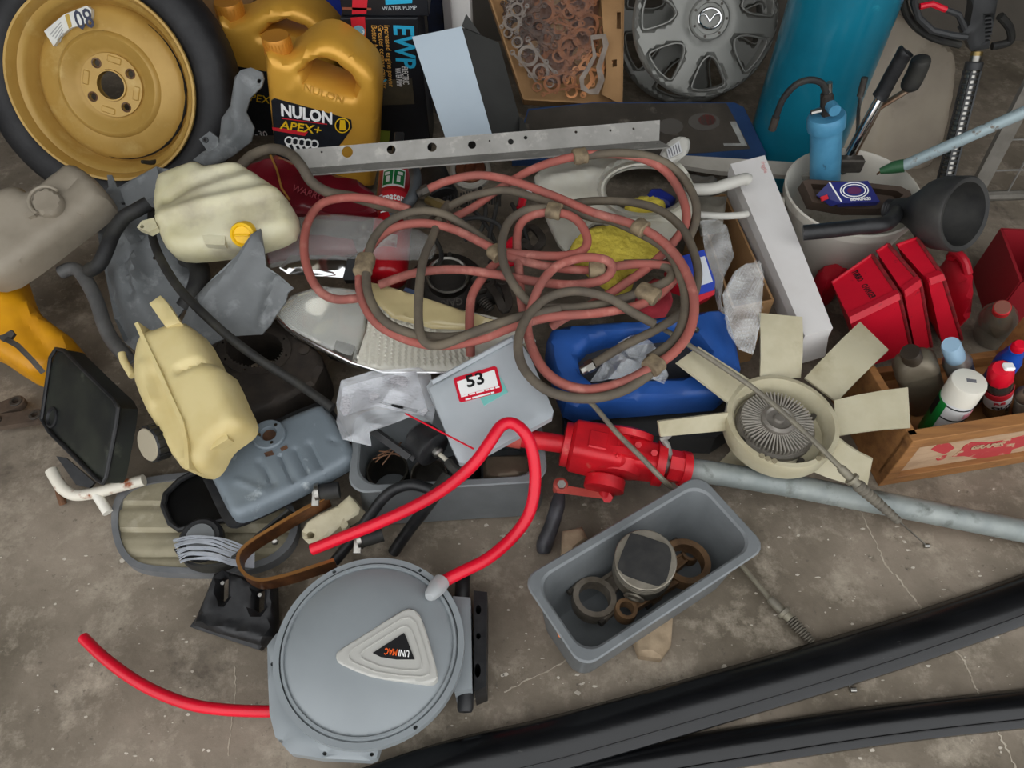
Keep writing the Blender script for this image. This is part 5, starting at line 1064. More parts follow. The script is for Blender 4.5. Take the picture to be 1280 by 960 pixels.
text('5W-30', tfr(lp2.up(.0008), (300, 170), (345, 172)), .025, M_white, lb2); text('HEAVY DUTY PERFORMANCE', tfr(lp2.up(.0008), (300, 181), (345, 182)), .009, M_white, lb2)
# --- water pump cartons
def carton(name, label, tl, tr, y, depth, m, z0=0, cat_='box', ny=0):
    a, b = PY(*tl, y), PY(*tr, y); zt = (a.z+b.z)/2; a.z = b.z = zt; f = Fr((a+b)/2, b-a); wd = (b-a).length
    t = thing(name, label, cat_, ((a+b)/2+f.y*depth/2).xy.to_3d()+V((0, 0, z0)))
    part('carton_body', MB().box(Fr(f.p(0, depth/2, (z0-zt)/2), f.x), wd, depth, zt-z0, .002), m, t)
    return t, Plane(f.p(0, -.0006, 0), -f.y), zt, f, wd
M_bc = mat('black_carton', '15161a', .4, col2='1d1f24', scale=10)
t, pe, zt, fe, we = carton('pump_carton', 'black water pump carton with cyan and amber lettering beside the oil bottles', (425, 25), (522, 21), 1.60, .12, M_bc)
Mc_ = mat('cyan_ink', '2aa7cf', .45); Mo_ = mat('amber_ink', 'd9a24a', .5); Mor = mat('orange_panel', 'd8672c', .5)
def vtext(s, a, b, size, m, pl, par, sx=1, bold=0): return text(s, tfr(pl.up(.0006), a, b), size, m, par, sx=sx, bold=bold)
vtext('EWP', (492, 30), (496, 82), .062, Mc_, pe, t, .78, .0014)
for k, s_ in enumerate(('Better fuel economy', 'Greater cooling capacity', 'Increased engine power')): vtext(s_, (464+8*k, 31), (468+8*k, 80), .0175, Mo_, pe, t, .85)
vtext('ELECTRIC', (502, 83), (504, 105), .02, M_white, pe, t, .5); vtext('WATER PUMP', (494, 85), (496, 105), .018, M_white, pe, t, .4)
part('red_band', MB().plate(pe.up(.0004), [(438, 22), (456, 21), (457, 36), (440, 37)], .0006), M_redink, t)
part('orange_band', MB().plate(pe.up(.0004), [(440, 37), (457, 36), (459, 82), (446, 80)], .0006), Mor, t)
rd = part('round_badge', MB().plate(pe.up(.0012), circ(448, 40, 8, 8, 24), .001), mat('badge_blue', '7fb4c8', .5), t); text('2', tfr(pe.up(.0018), (444, 36), (444.6, 44)), .028, M_white, rd)
lbx = part('white_label', MB().plate(pe.up(.0006), [(421, 31), (434, 30), (437, 53), (425, 54)], .0008), mat('pale_blue_label', 'c2d9e4', .5), t); vtext('EWP80', (426, 33), (428, 52), .02, Mc_, pe.up(.0006), lbx, .7)
vtext('Year Warranty', (449, 50), (452, 76), .011, M_white, pe, t, .9)
vtext('Suits', (426, 56), (428, 66), .018, M_white, pe, t)
part('printed_shape', MB().plate(pe.up(.0004), [(455, 118), (480, 100), (515, 98), (518, 130), (470, 132)], .0006), mat('olive_print', '4a4231', .6, col2='2c2a24', scale=12), t)
part('cyan_swirl', MB().sweep([pe.up(.0006).hit(*q) for q in ((459, 84), (464, 98), (478, 103), (483, 99))], [(-.002, 0), (.002, 0), (.002, .0008), (-.002, .0008)], pe.n), Mc_, t)
tt, pt_, zt2, _, _ = carton('pump_carton', 'black water pump carton with red band stacked on the other one', (412, -70), (528, -74), 1.61, .12, M_bc, zt)
part('red_band', MB().plate(pt_.up(.0004), [(441, -30), (462, -30), (458, 17), (440, 18)], .0006), M_redink, tt)
part('cyan_panel', MB().plate(pt_.up(.0004), [(481, -6), (516, -8), (515, 4), (482, 6)], .0006), Mc_, tt)
text('WATER PUMP', tfr(pt_.up(.0006), (478, 13), (514, 12)), .012, mat('pale_ink', 'b9c3c8', .5), tt)
part('print_strip', MB().plate(pt_.up(.0004), [(428, 9), (464, 10), (464, 13), (428, 12)], .0006), mat('rust_ink', '8a4a34', .6), tt)
part('base_label', MB().plate(pe.up(.0006), [(476, 163), (488, 164), (486, 178), (475, 178)], .001), mat('lime_label', '7f8a2e', .6), t)
t, pb_, *_ = carton('brand_carton', 'blue and yellow carton behind the gold oil bottles', (352, -60), (418, -62), 1.92, .1, mat('deep_blue_card', '2a3fa8', .5, col2='c9d0e6', scale=9, lo=.55, hi=.7))
part('yellow_panel', MB().plate(pb_.up(.0004), [(352, -30), (386, -30), (380, 16), (352, 16)], .001), mat('yellow_card', 'e0a520', .5), t)
text('BRAND', tfr(pb_.up(.001), (352, 8), (380, 8.5)), .034, M_blackink, t, bold=.001)
carton('brown_carton', 'plain brown cardboard carton between spare wheel and oil bottles', (228, -60), (300, -60), 1.86, .15, M_card)
t, pw, *_ = carton('white_carton', 'open white carton leaning behind the pale blue box', (553, -30), (586, -32), 1.74, .1, M_whitecard)
part('carton_flap', MB().quad([pw.up(.012).hit(553, 0), pw.up(.03).hit(562, -10), pw.up(.03).hit(566, 40), pw.up(.012).hit(556, 42)], .003), mat('grey_flap', '9c9694', .7), t)
carton('navy_carton', 'dark navy carton between white carton and water pump cartons', (530, -20), (551, -20), 1.765, .07, mat('navy_card', '1a2440', .5, col2='14161c', scale=20))
# --- pale blue box leaning
t = thing('pale_blue_box', 'plain pale blue box with dark sides leaning on the cartons', 'box', P(590, 170, .05))
pl = Plane(P(585, 170, .2), (-.05, -.72, .68)); q = [pl.hit(*x) for x in ((515, 46), (577, 33), (616, 172), (560, 182))]; e = V((.075, .035, -.05))
part('front_panel', MB().hull(q+[x-pl.n*.006 for x in q]), mat('pale_blue_card', 'a9b6c0', .55, col2='9fadb8', scale=5), t)
Mdk = mat('dark_grey_card', '3a3a38', .7, col2='2f2f2d', scale=6)
part('box_body', MB().hull([x-pl.n*.0062 for x in q]+[x-pl.n*.0062+e for x in q]), Mdk, t)
w_ = [pl.hit(x, y)+e*1.0 for x, y in ((578, 34), (616, 172))]
part('base_slab', MB().hull([q[2]-pl.n*.004+e*k+V((0, 0, dz)) for k in (.75, 1.05) for dz in (.0, .035)]+[q[1]*.3+q[2]*.7+e*k for k in (1.0, 1.08)]), Mdk, t)
part('flap', MB().hull([q[1], q[1]+V((.01, .012, .02)), q[1]+e*.5+V((0, 0, .0)), q[1]+e*.3-pl.n*.02]), Mdk, t)
# --- gasket tray
t = thing('gasket_tray', 'cardboard tray packed with copper head gaskets', 'tray', P(700, 130, .1))
pl = Plane(P(700, 128, .13), (0, -.66, .75)); o = [(600, -40), (780, -45), (777, 131), (655, 124)]
part('tray_base', MB().plate(pl.up(-.03), o, .004), M_card, t)
for i in range(4):
    a, b = pl.hit(*o[i]), pl.hit(*o[(i+1) % 4]); f = Fr((a+b)/2-pl.n*.016, b-a, pl.n); part('tray_side', MB().box(f, (b-a).length, .004, .036), M_card, t)
part('side_lip', MB().plate(pl.up(.002), [(748, -45), (780, -45), (777, 131), (752, 118), (758, 90)], .003, holes=[[(765, 75), (771, 74), (771, 83), (766, 84)], [(771, 15), (776, 15), (776, 36), (771, 36)]]), M_card, t)
Mg1 = mat('copper_gasket', '8f5c3c', .5, .4, col2='6e442c', scale=20); Mg2 = mat('steel_gasket', '8f8378', .5, .5, col2='6e6157', scale=20); Mg3 = mat('dark_gasket', '4a3a30', .6, .3, col2='6b4a36', scale=20)
gk = [((642, 14), (646, 34), Mg3, 10, 'dark head gasket in the tray next to the white carton'), ((664, 52), (674, 38), Mg3, 12, 'brown gasket with large and small ring near the tray middle'), ((694, 78), (697, 52), Mg1, 14, 'copper gasket with oval ring low in the tray'), ((728, 98), (744, 78), mat('bright_copper', 'c98a5c', .35, .6), 12, 'bright copper gasket on top by the tray wall'), ((736, 30), (712, 20), Mg1, 11, 'copper gasket under foil beside the tray wall'), ((680, 15), (700, 5), Mg1, 12, 'copper gasket at the back of the tray'), ((660, 70), (676, 90), Mg2, 11, 'grey gasket half buried at the tray front'), ((712, 60), (728, 48), Mg1, 13, 'rusty copper gasket leaning in the tray centre'), ((655, 8), (668, 0), Mg3, 11, 'dark gasket beside the deep end of the tray'), ((690, 105), (712, 100), Mg1, 9, 'thin copper gasket along the tray front wall'), ((722, 5), (735, -8), Mg1, 12, 'copper gasket wedged high against the tray wall'), ((640, 28), (646, 12), Mg2, 9, 'small grey gasket overlapping the dark one next to the white carton'), ((672, 35), (684, 48), Mg3, 9, 'small dark gasket in the middle of the copper sheet')]
for i, (a, b, m, r, lab) in enumerate(gk):
    p2 = pl.up(-.022+.0035*i); A, B = p2.hit(*a), p2.hit(*b); d = B-A; rr = r*1.2*mpp(A); mb = MB()
    for c, k in ((A, 1), (B, .8), (A-d*.85, .55), (B+d*.7, .45)):
        f = Fr(c, d, pl.n); mb.lathe([(rr*k*.68, 0), (rr*k, 0), (rr*k, .0015), (rr*k*.68, .0015), (rr*k*.68, 0)], f, 24)
    f = Fr(A, d, pl.n)
    for s_ in (-1, 1):
        for x in (-.6, .1, .8, 1.5):
            c = f.p(d.length*x, s_*rr*.95, .0006); mb.lathe([(rr*.14, 0), (rr*.27, 0), (rr*.27, .0014), (rr*.14, .0014), (rr*.14, 0)], Fr(c, d, pl.n), 12)
        mb.sweep([f.p(d.length*-.6, s_*rr*.95, .0006), f.p(d.length*.4, s_*rr*.85, .0006), f.p(d.length*1.5, s_*rr*.95, .0006)], [(-rr*.1, -.0005), (rr*.1, -.0005), (rr*.1, .0008), (-rr*.1, .0008)], pl.n)
    single('head_gasket', mb, m, lab, 'gasket', 'head gaskets in the cardboard tray')
mb = MB().plate(pl.up(.029), [(738, 44), (757, 42), (761, 55), (752, 85), (756, 100), (748, 118), (738, 118), (726, 112), (724, 98), (732, 85), (741, 70)], .0016, holes=[[(741, 50), (752, 48), (754, 58), (745, 84), (748, 100), (744, 110), (736, 112), (730, 106), (730, 99), (738, 86), (746, 70)]])
single('cover_gasket', mb, Mg2, 'thin grey cover gasket outline standing at the tray wall', 'gasket')
mb = MB().plate(pl.up(.042), [(625, -30), (742, -35), (742, 40), (735, 92), (690, 106), (655, 80), (635, 40)], .0008, shell=True, grid=.009, nz=.014, nsc=40)
single('foil_wrap', mb, mat('shrink_film', 'dadde0', .08, alpha=.02, coat=.2), 'crinkled clear film over the gaskets in the tray', 'film', ang=15)
single('gasket_sheet', MB().plate(pl.up(-.0245), [(640, -20), (750, -20), (745, 80), (700, 105), (660, 95), (650, 40)], .002, holes=[circ(700, 30, 12, 12, 18), circ(725, 70, 10, 12, 18), circ(668, 60, 10, 10, 18), circ(690, -5, 12, 12, 18)]), mat('brown_gasket', '5e3d2a', .6, .2, col2='744a30', scale=15), 'wide copper gasket sheet lying at the bottom of the tray', 'gasket')
# --- hubcaps
def hubcap(c_px, y, r_px, label, shift=0, full=True):
    n = V((.04, -.86, .5)).normalized(); c = PY(*c_px, y); pl = Plane(c, n); R_ = r_px*mpp(c); fr = Fr(c, (1, 0, 0), n)
    M = mat('hubcap_silver', '84847f', .5, .35, col2='777772', scale=5)
    t = thing('hubcap', label, 'hubcap', (c.x, c.y, c.z-R_*.85), 'silver hubcaps')
    holes = []
    for k in range(7):
        a = -math.radians(7+51.43*k+25.7+shift); h = []
        for r, da in ((.46, 0), (.52, .16), (.62, .23), (.78, .27), (.87, .27), (.895, .2), (.9, 0), (.895, -.2), (.87, -.27), (.78, -.27), (.62, -.23), (.52, -.16)):
            h.append((R_*r*math.cos(a+da), R_*r*math.sin(a+da)))
        holes.append([(q.x, q.y) for q in cat([(x, y, 0) for x, y in h], 3, True)])
    fc = part('face', MB().plate(pl, circ(0, 0, R_, n=72), .006, holes=holes, uv=True, shell=True, grid=.009, r=.01, hf=lambda x, y: .016*(1-((x*x+y*y)/(R_*R_))) - .006*math.exp(-((math.hypot(x, y)/R_-.28)/.05)**2)), M, t)
    for h in holes:
        rim = [pl.w(x, y, .004+.016*(1-(x*x+y*y)/(R_*R_))) for x, y in h]
        part('window_edge', MB().tube(rim+rim[:1], .0022, 6), M, fc)
    part('hub_disc', MB().lathe([(R_*.27, .0), (R_*.27, .02), (R_*.25, .023), (R_*.2, .022), (R_*.19, .018), (R_*.05, .02)], fr, 40, True, True), M, t)
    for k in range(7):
        a = 2*math.pi*k/7; part('painted_recess', MB().cyl(fr.p(R_*.225*math.cos(a), R_*.225*math.sin(a), .02), fr.p(R_*.225*math.cos(a), R_*.225*math.sin(a), .0245), R_*.018, 8), M_iron, t)  # dark dots painting in the shade of small hub recesses
    em = part('emblem_ring', MB().tube([fr.p(R_*.15*math.cos(a), R_*.125*math.sin(a), .022) for a in [2*math.pi*k/28 for k in range(29)]], R_*.018, 8), M_chrome, t)
    part('emblem_wing', MB().tube(cat([fr.p(R_*x, R_*y, .022) for x, y in ((-.13, .05), (-.07, .05), (-.025, .0), (0, -.035), (.025, .0), (.07, .05), (.13, .05))], 4), R_*.014, 8), M_chrome, em)
    part('wheel_back', MB().lathe([(R_*.99, -.03), (R_*.98, -.004), (R_*.9, -.012), (R_*.88, -.03)], fr, 48), M, t)
hubcap((884, 24), 1.68, 92, 'silver seven spoke hubcap overlapping the other one')
hubcap((866, 28), 1.88, 97, 'silver hubcap tucked behind the other one beside the gasket tray', 20)
# --- gasket set on card
t = thing('gasket_set', 'black card backed gasket set in film with blue border', 'gasket set', P(820, 165, .05))
pl = PL(820, 170, .12, (0, -.3, 1))
part('blue_board', MB().plate(pl, [(640, 200), (660, 136), (740, 128), (918, 128), (930, 134), (958, 192), (955, 200)], .02), mat('blue_board', '27436e', .5, col2='1f365a', scale=8), t)
part('black_panel', MB().plate(pl.up(.001), [(643, 197), (661, 138), (740, 129), (908, 129), (938, 186), (880, 191), (700, 198)], .002), mat('murky_film', '38342f', .3, col2='4d4740', scale=8, coat=.4, col3='6b655c', scale3=20, lo3=.62, hi3=.72), t)
part('white_strip', MB().plate(pl.up(.0014), [(912, 152), (920, 152), (934, 182), (905, 182), (904, 179), (926, 179)], .002), mat('grey_strip', '8b8b86', .5, col2='aaaaa5', scale=50), t)
for q, m in ((circ(880, 152, 20, 11, 20), mat('grey_disc', '524e49', .5)), (circ(884, 150, 11, 7, 18), mat('red_disc', '7c3b36', .5)), (circ(838, 158, 16, 10, 20), MATS['grey_disc'])): part('gasket_disc', MB().plate(pl.up(.002), q, .001), m, t)
# --- gas cylinder
def gas():
    b = P(981, 215, 0); R_ = .106; fr = Fr(b)
    t = thing('gas_cylinder', 'tall teal painted gas cylinder standing at the back', 'gas cylinder', b)
    prof = [(.04, .012), (.075, .004), (.095, .012), (.104, .035), (R_, .06), (R_, .62)]
    for k in range(1, 9): a = math.pi/2*k/9; prof.append((.03+(R_-.03)*math.cos(a), .62+.1*math.sin(a)))
    part('cylinder_body', MB().lathe(prof, fr, 56, True, True), mat('teal_paint', '0f6f86', .28, coat=.3, col2='0c6076', scale=6, col3='2a8ea0', scale3=16, lo3=.66, hi3=.76), t)
    part('foot_ring', MB().lathe([(.08, 0), (.084, 0), (.084, .03), (.08, .03)], fr, 40), MATS['teal_paint'], t)
    part('valve', MB().lathe([(.022, .7), (.022, .74), (.014, .75), (.014, .78)], fr, 16, True, True), mat('brass', '8f7b4e', .4, .8), t)
gas()
# --- beige container behind
t = thing('beige_drum', 'grubby beige plastic drum behind the bucket of tools', 'drum', PY(1120, 215, 1.62).xy.to_3d())
pl = vplane(1130, 130, 1.58, (0, -.9, .35)); Mb_ = mat('grubby_beige', '9a8f7e', .6, col2='82776a', scale=5, bump=.15, col3='6d6356', scale3=9, lo3=.55, hi3=.75)
part('drum_body', MB().plate(pl, [(1096, 22), (1112, 15), (1140, 24), (1180, 52), (1197, 66), (1199, 95), (1192, 140), (1182, 180), (1168, 208), (1130, 222), (1080, 215), (1052, 200), (1045, 170), (1062, 110), (1080, 55)], .12, r=.02, grid=.011, smooth=2, bumps=[([(1140, 100)], .02, -.018), ([(1120, 60), (1100, 120), (1090, 180)], .02, .008)]), Mb_, t)
cp = part('filler_recess', MB().lathe([(.034, .002), (.034, .004), (.026, .003), (.02, .001)], Fr(pl.up(-.012).hit(1147, 110), (1, 0, 0), pl.n), 24, True, True), Mb_, t)
# --- pressure washer lance
t = thing('washer_lance', 'pressure washer gun with perforated lance guard and red trigger', 'lance', PY(1180, 235, 1.5).xy.to_3d())
pg = vplane(1225, 30, 1.52, (0, -1, .1)); Mgn = mat('gun_grey', '3a3b3c', .5, col2='2d2e2f', scale=12)
part('gun_body', MB().plate(pg, [(1205, -40), (1246, -40), (1249, 0), (1244, 30), (1238, 62), (1216, 66), (1210, 52), (1205, 42), (1214, 32), (1218, 10)], .035, r=.006, grid=.012, holes=[[(1233, 21+k*5), (1241, 20+k*5), (1241, 22.4+k*5), (1233, 23.4+k*5)] for k in range(7)]), Mgn, t)
part('trigger_guard', MB().tube([PY(x, y, 1.51) for x, y in ((1208, 46), (1190, 44), (1165, 38), (1148, 22), (1142, 2), (1148, -20))], .007, 8), Mgn, t)
part('trigger', MB().tube([PY(x, y, 1.505) for x, y in ((1150, 8), (1165, 5), (1182, 12), (1180, 14))], .006, 8), M_redhose, t)
part('trigger_lever', MB().tube([PY(x, y, 1.505) for x, y in ((1182, 12), (1198, 18), (1206, 36))], .006, 8), Mgn, t)
A, B = PY(1221, 66, 1.52), PY(1180, 232, 1.40); d = B-A; L_ = d.length; f = Fr(A, (1, 0, 0), d)
part('brass_collar', MB().cyl(A-d*.01, A+d*.06, .012, 12), mat('brass', '8f7b4e', .4, .8), t)
part('lance_tube', MB().cyl(A+d*.02, B, .0125, 16), M_steel, t)
gd = part('heat_guard', MB().lathe([(.016, L_*.06), (.018, L_*.07), (.018, L_*.12), (.012, L_*.125)], f, 18, True, True), Mgn, t)
for k in range(22):
    z = L_*(.14+.038*k); part('guard_ring', MB().lathe([(.0122, z), (.0155, z), (.0155, z+L_*.015), (.0122, z+L_*.015), (.0122, z)], f, 16), Mgn, t)
for a in (0, 1.57, 3.14, 4.71): part('guard_spine', MB().box(Fr(f.p(.0155*math.cos(a+.6), .0155*math.sin(a+.6), L_*.55), f.x, f.z), .004, .004, L_*.85), Mgn, t)
for pts, lab in (([(1132, -25), (1130, 6), (1142, 30), (1166, 47), (1200, 56)], 'black pressure hose draped over the beige drum'), ([(1250, 20), (1262, 35), (1262, 52), (1240, 58)], 'black hose loop beside the washer gun')):
    single('pressure_hose', MB().tube(cat([PY(x, y, 1.53) for x, y in pts], 6), .008, 10), M_rubber, lab, 'hose')
# --- wire mesh gate
t = thing('mesh_gate', 'galvanised wire mesh gate with weathered frame by the right wall', 'gate', P(1215, 245, 0))
b = P(1214, 250, 0); Mgw = mat('weathered_galv', '86827a', .6, .35, col2='6b675f', scale=14)
up = (PY(1288, 15, b.y+.05)-b); h = .62; X = V((1, .05, 0)); un = V((-.03, .05, 1)).normalized()
for k, wd in ((0, .035), (.86, .035)): part('gate_post', MB().sweep([b+X*k, b+X*k+un*h], [(-wd/2, -.006), (wd/2, -.006), (wd/2, .006), (-wd/2, .006)], (0, -1, 0)), Mgw, t)
for z in (.01, h-.02): part('gate_rail', MB().tube([b+un*z, b+X*.86+un*z], .012, 8), Mgw, t)
for k in range(1, 11): part('mesh_wire', MB().tube([b+X*(.078*k), b+X*(.078*k)+un*h], .0022, 6), M_galv, t)
for k in range(1, 8): part('mesh_wire', MB().tube([b+un*(.078*k), b+X*.86+un*(.078*k)], .0022, 6), M_galv, t)
# ================================================================== right hand group
# --- white bucket with tools
YB = 1.19
def bucket():
    M = mat('white_bucket', 'cfcabf', .45, col2='bdb6a8', scale=5, col3='7d6b50', scale3=7, lo3=.6, hi3=.72)
    c = P(1066, 238, .2); R_ = 82*mpp(c); t = thing('bucket', 'grubby white bucket of greasy tools beside the funnel', 'bucket', (c.x, c.y, 0))
    part('pail', MB().lathe([(.02, -.198), (R_*.66, -.198), (R_*.68, -.19), (R_*.97, -.02), (R_, -.018), (R_*1.01, 0), (R_*.98, .002), (R_*.955, -.004), (R_*.65, -.185), (.02, -.186)], Fr(c, (1, 0, 0), (-.03, -.06, 1)), 56, True, True), M, t)
    for s_ in (-1, 1): part('handle_lug', MB().cyl(c+V((s_*R_*1.0, 0, -.03)), c+V((s_*R_*1.1, 0, -.03)), .012, 12), M, t)
    return c, R_
cb, Rb = bucket()
t = thing('grease_gun', 'light blue grease gun with short black hose in the bucket', 'grease gun', cb+V((-.05, .03, -.19)))
Mgg = mat('pale_blue_enamel', '4f8fb0', .4, .1, col2='3f7c9e', scale=18, col3='2c2c2c', scale3=16, lo3=.62, hi3=.68, bump=.1)
Yg = cb.y+.055; A, B = PY(1031, 225, Yg), PY(1033, 148, Yg+.01); d = B-A; L_ = d.length; f = Fr(A-d*.4, (1, 0, 0), d); r = 18*mpp(A)
part('barrel', MB().lathe([(r, 0), (r, L_*1.3), (r*.98, L_*1.32)], f, 28, True, True), Mgg, t)
hd = part('head_cap', MB().lathe([(r*1.18, L_*1.26), (r*1.2, L_*1.29), (r*1.2, L_*1.42), (r*1.1, L_*1.46), (r*.4, L_*1.47)], f, 28, True, True), Mgg, t)
part('head_block', MB().box(f.at(0, 0, L_*1.6), .02, .022, .05, .004), M_darkiron, hd)
part('bleed_nut', MB().cyl(f.p(.004, -.01, L_*1.62), f.p(.006, -.03, L_*1.62), .011, 12), Mgg, hd)
part('lock_lever', MB().cyl(f.p(-.03, -.008, L_*1.58), f.p(-.012, -.008, L_*1.58), .005, 8), M_steel, hd)
part('coupler', MB().cyl(f.p(.003, 0, L_*1.68), f.p(.003, 0, L_*1.92), .006, 10), M_steel, t)
part('grease_hose', MB().tube(cat([PY(x, y, Yg+.01) for x, y in ((1033, 116), (1027, 104), (1012, 100), (995, 106), (980, 122), (972, 140), (966, 160))], 6), .006, 10), M_rubber, t)
part('hose_end', MB().tube([PY(970, 146, Yg+.01), PY(965, 162, Yg+.01)], .0075, 10), M_darkiron, t)
t = thing('chrome_ratchet', 'chrome shafted tool with black rubber grip in the bucket', 'ratchet', cb+V((.0, .04, -.18)))
Yt = cb.y+.085; part('shaft', MB().tube([PY(1052, 215, Yt), PY(1062, 192, Yt), PY(1101, 122, Yt+.02)], .0095, 14), M_chrome, t)
part('grip', MB().tube(cat([PY(*q, Yt+.02) for q in ((1099, 122), (1103, 116), (1116, 92), (1130, 68), (1133, 64))], 3), [.014, .015, .0145, .014, .014, .014, .014, .014, .014, .0145, .0155, .015, .013], 16), M_black, t)
part('pivot_block', MB().box(Fr(PY(1062, 205, Yt-.01), (.4, 0, 1)), .05, .022, .03, .003), M_iron, t)
t = thing('black_knob_lever', 'lever with rounded black rubber knob leaning on the drum', 'lever', cb+V((.03, .06, -.15)))
part('rod', MB().tube([PY(1064, 200, Yt+.02), PY(1098, 135, Yt+.03), PY(1142, 108, Yt+.05)], .006, 10), mat('rusty_chrome', '8a7a68', .3, .8, col2='6a4630', scale=30), t)
part('knob', MB().tube(cat([PY(*q, Yt+.05) for q in ((1136, 112), (1138, 106), (1146, 90), (1151, 76), (1152, 71))], 3), [.006, .013, .016, .0175, .0178, .0178, .0178, .0178, .0178, .0175, .016, .012, .005], 16), M_rubber, t)
t = thing('bleeder_tube', 'thin steel tube with knurled end beside the grease gun', 'tube', cb+V((-.01, .06, -.16)))
part('tube', MB().tube([PY(1071, 190, Yt+.03), PY(1073, 140, Yt+.03), PY(1076, 118, Yt+.03)], .0035, 8), M_steel, t)
part('knurled_end', MB().cyl(PY(1075, 120, Yt+.03), PY(1081, 97, Yt+.035), .0062, 10), M_iron, t)
# brown tray in the bucket
t = thing('brown_tray', 'oily brown plastic tray wedged across the white bucket', 'tray', cb+V((0, -.04, -.08)))
pl = PL(1065, 245, .205, (0, -.45, 1)); Mbt = mat('oily_brown', '4a3c32', .5, col2='382d26', scale=12)
o = [(1004, 226), (1010, 224), (1080, 228), (1126, 233), (1138, 239), (1140, 246), (1122, 260), (1060, 260), (1016, 252)]
hh = [(1014, 229), (1078, 233), (1122, 238), (1130, 243), (1116, 254), (1060, 254), (1022, 248)]
part('tray_rim', MB().plate(pl, o, .03, holes=[hh], r=.002), Mbt, t)
part('tray_base', MB().plate(pl.up(-.022), o, .008), Mbt, t)
t = thing('bearing_box', 'small navy bearing carton with ring drawing in the brown tray', 'box', cb+V((0, -.06, 0)))
pb = PL(1065, 245, .224, (0, -.5, 1)); Mnv = mat('navy_bearing_card', '20266e', .45, col2='1a1f58', scale=10)
part('carton_body', MB().plate(pb, [(1036, 228), (1085, 226), (1100, 252), (1052, 254)], .016), Mnv, t)
part('carton_end', MB().hull([pb.hit(1036, 228), pb.hit(1052, 254), pb.up(-.018).hit(1020, 244), pb.up(-.018).hit(1038, 258), pb.up(-.004).hit(1036, 228)]), Mnv, t)
for rx, ry in ((18, 10.5), (14.5, 8)): part('ring_print', MB().plate(pb.up(.0006), circ(1068, 238, rx, ry, 28), .0008, holes=[circ(1068, 238, rx-1.3, ry-1, 28)]), M_white, t)
part('ring_core', MB().plate(pb.up(.0006), circ(1068, 238, 9, 4.6, 20), .0008), mat('dim_magenta', '5a2450', .5), t)
part('white_edge', MB().plate(pb.up(.0006), [(1036, 228), (1038, 228), (1053, 252), (1051, 252)], .0008), M_white, t)
text('BEARINGS', tfr(pb.up(.0006), (1063, 251), (1086, 250)), .0085, M_white, t, bold=.0002)
part('red_logo', MB().plate(pb.up(-.002), [(1026, 246), (1034, 243), (1036, 248), (1028, 251)], .004), M_redink, t)
# --- diagonal tube
t = thing('painted_tube', 'long pale blue flaking steel tube slanting from the bucket', 'tube', cb+V((.05, 0, -.1)))
A, B = PY(1130, 207, 1.2), PY(1330, 118, 1.14)
part('tube', MB().tube([A, (A+B)/2, B], .0105, 16), mat('flaking_blue_paint', '9fb0b4', .5, .2, col2='6f6255', scale=70, lo=.56, hi=.66), t)
part('green_end', MB().tube([PY(1100, 214, 1.21), PY(1118, 209, 1.205), A], [.006, .012, .0125], 12), mat('green_paint', '2f5a3a', .5), t)
part('wire_tail', MB().tube([PY(1118, 206, 1.26), PY(1108, 208, 1.25), PY(1096, 218, 1.24)], .002, 6), M_rust, t)
# --- funnel
def funnel():
    t = thing('funnel', 'black rubber funnel with flexible ribbed spout', 'funnel', P(1180, 300, .1))
    M = mat('dusty_black_rubber', '2a2a2a', .6, col2='3d3c39', scale=18, bump=.2)
    A, B = P(1128, 276, .21), P(1204, 268, .275); ax = V((.42, -.74, .52)).normalized(); f = Fr(B, (0, 0, 1), ax); R_ = 46*mpp(B)
    L_ = .135
    part('cone', MB().lathe([(R_*.34, -L_*.98), (R_*.38, -L_*.8), (R_*.62, -L_*.6), (R_*.9, -L_*.42), (R_*1.0, -L_*.3), (R_*1.02, 0), (R_*.98, .004), (R_*.86, .002), (R_*.84, -L_*.25), (R_*.5, -L_*.5), (R_*.22, -L_*.7), (R_*.05, -L_*.72)], f, 48, True, True), M, t)
    N0 = f.p(0, 0, -L_*.98); pts = cat([N0+ax*.004, P(1108, 279, .262), P(1070, 284, .258), P(1035, 288, .25), P(1004, 291, .24)], 6)
    part('neck_ring', MB().lathe([(.0, 0), (.017, 0), (.02, .003), (.017, .006), (.02, .009), (.017, .012), (.02, .015), (.017, .018), (.02, .021), (.016, .026)], Fr(N0-ax*.02, (0, 0, 1), ax), 20, True, True), M_black, t)
    part('spout_hose', MB().tube(pts, .0135, 14), M_black, t)
funnel()
# --- white slat and long white box
t = thing('white_long_box', 'long white cardboard box slanting beside the bubble wrap', 'box', P(980, 320, .05))
pl = PL(975, 300, .21, (.03, -.2, 1)); top = [(913, 205), (956, 194), (1041, 410), (1006, 420)]; q = [pl.hit(*x) for x in top]
part('lid', MB().hull(q+[x-Z*.022 for x in q]), mat('white_board', 'd4d1ce', .6, col2='c9c5c1', scale=6), t)
e = V((.012, 0, -.075)); part('box_side', MB().hull([x-Z*.022 for x in q]+[x+e for x in q]), MATS['white_board'], t)
text('fragile', tfr(pl.up(.0008), (951, 202), (957, 222)), .012, mat('pale_red_ink', 'd9a7a5', .6), t)
t = thing('cardboard_box', 'open brown cardboard box below the white box', 'box', P(930, 330, 0))
pl = PL(930, 330, .17, (0, -.05, 1)); o = [(872, 245), (908, 236), (966, 376), (916, 386)]; c4 = [pl.hit(*x) for x in o]
part('box_floor', MB().hull([V((x.x, x.y, .004)) for x in c4]+[V((x.x, x.y, .012)) for x in c4]), M_card, t)
for i in range(4):
    a, b = c4[i], c4[(i+1) % 4]; f = Fr(V(((a.x+b.x)/2, (a.y+b.y)/2, .085)), V((b.x-a.x, b.y-a.y, 0))); part('box_wall', MB().box(f, (b-a).xy.length, .004, .165), M_card, t)
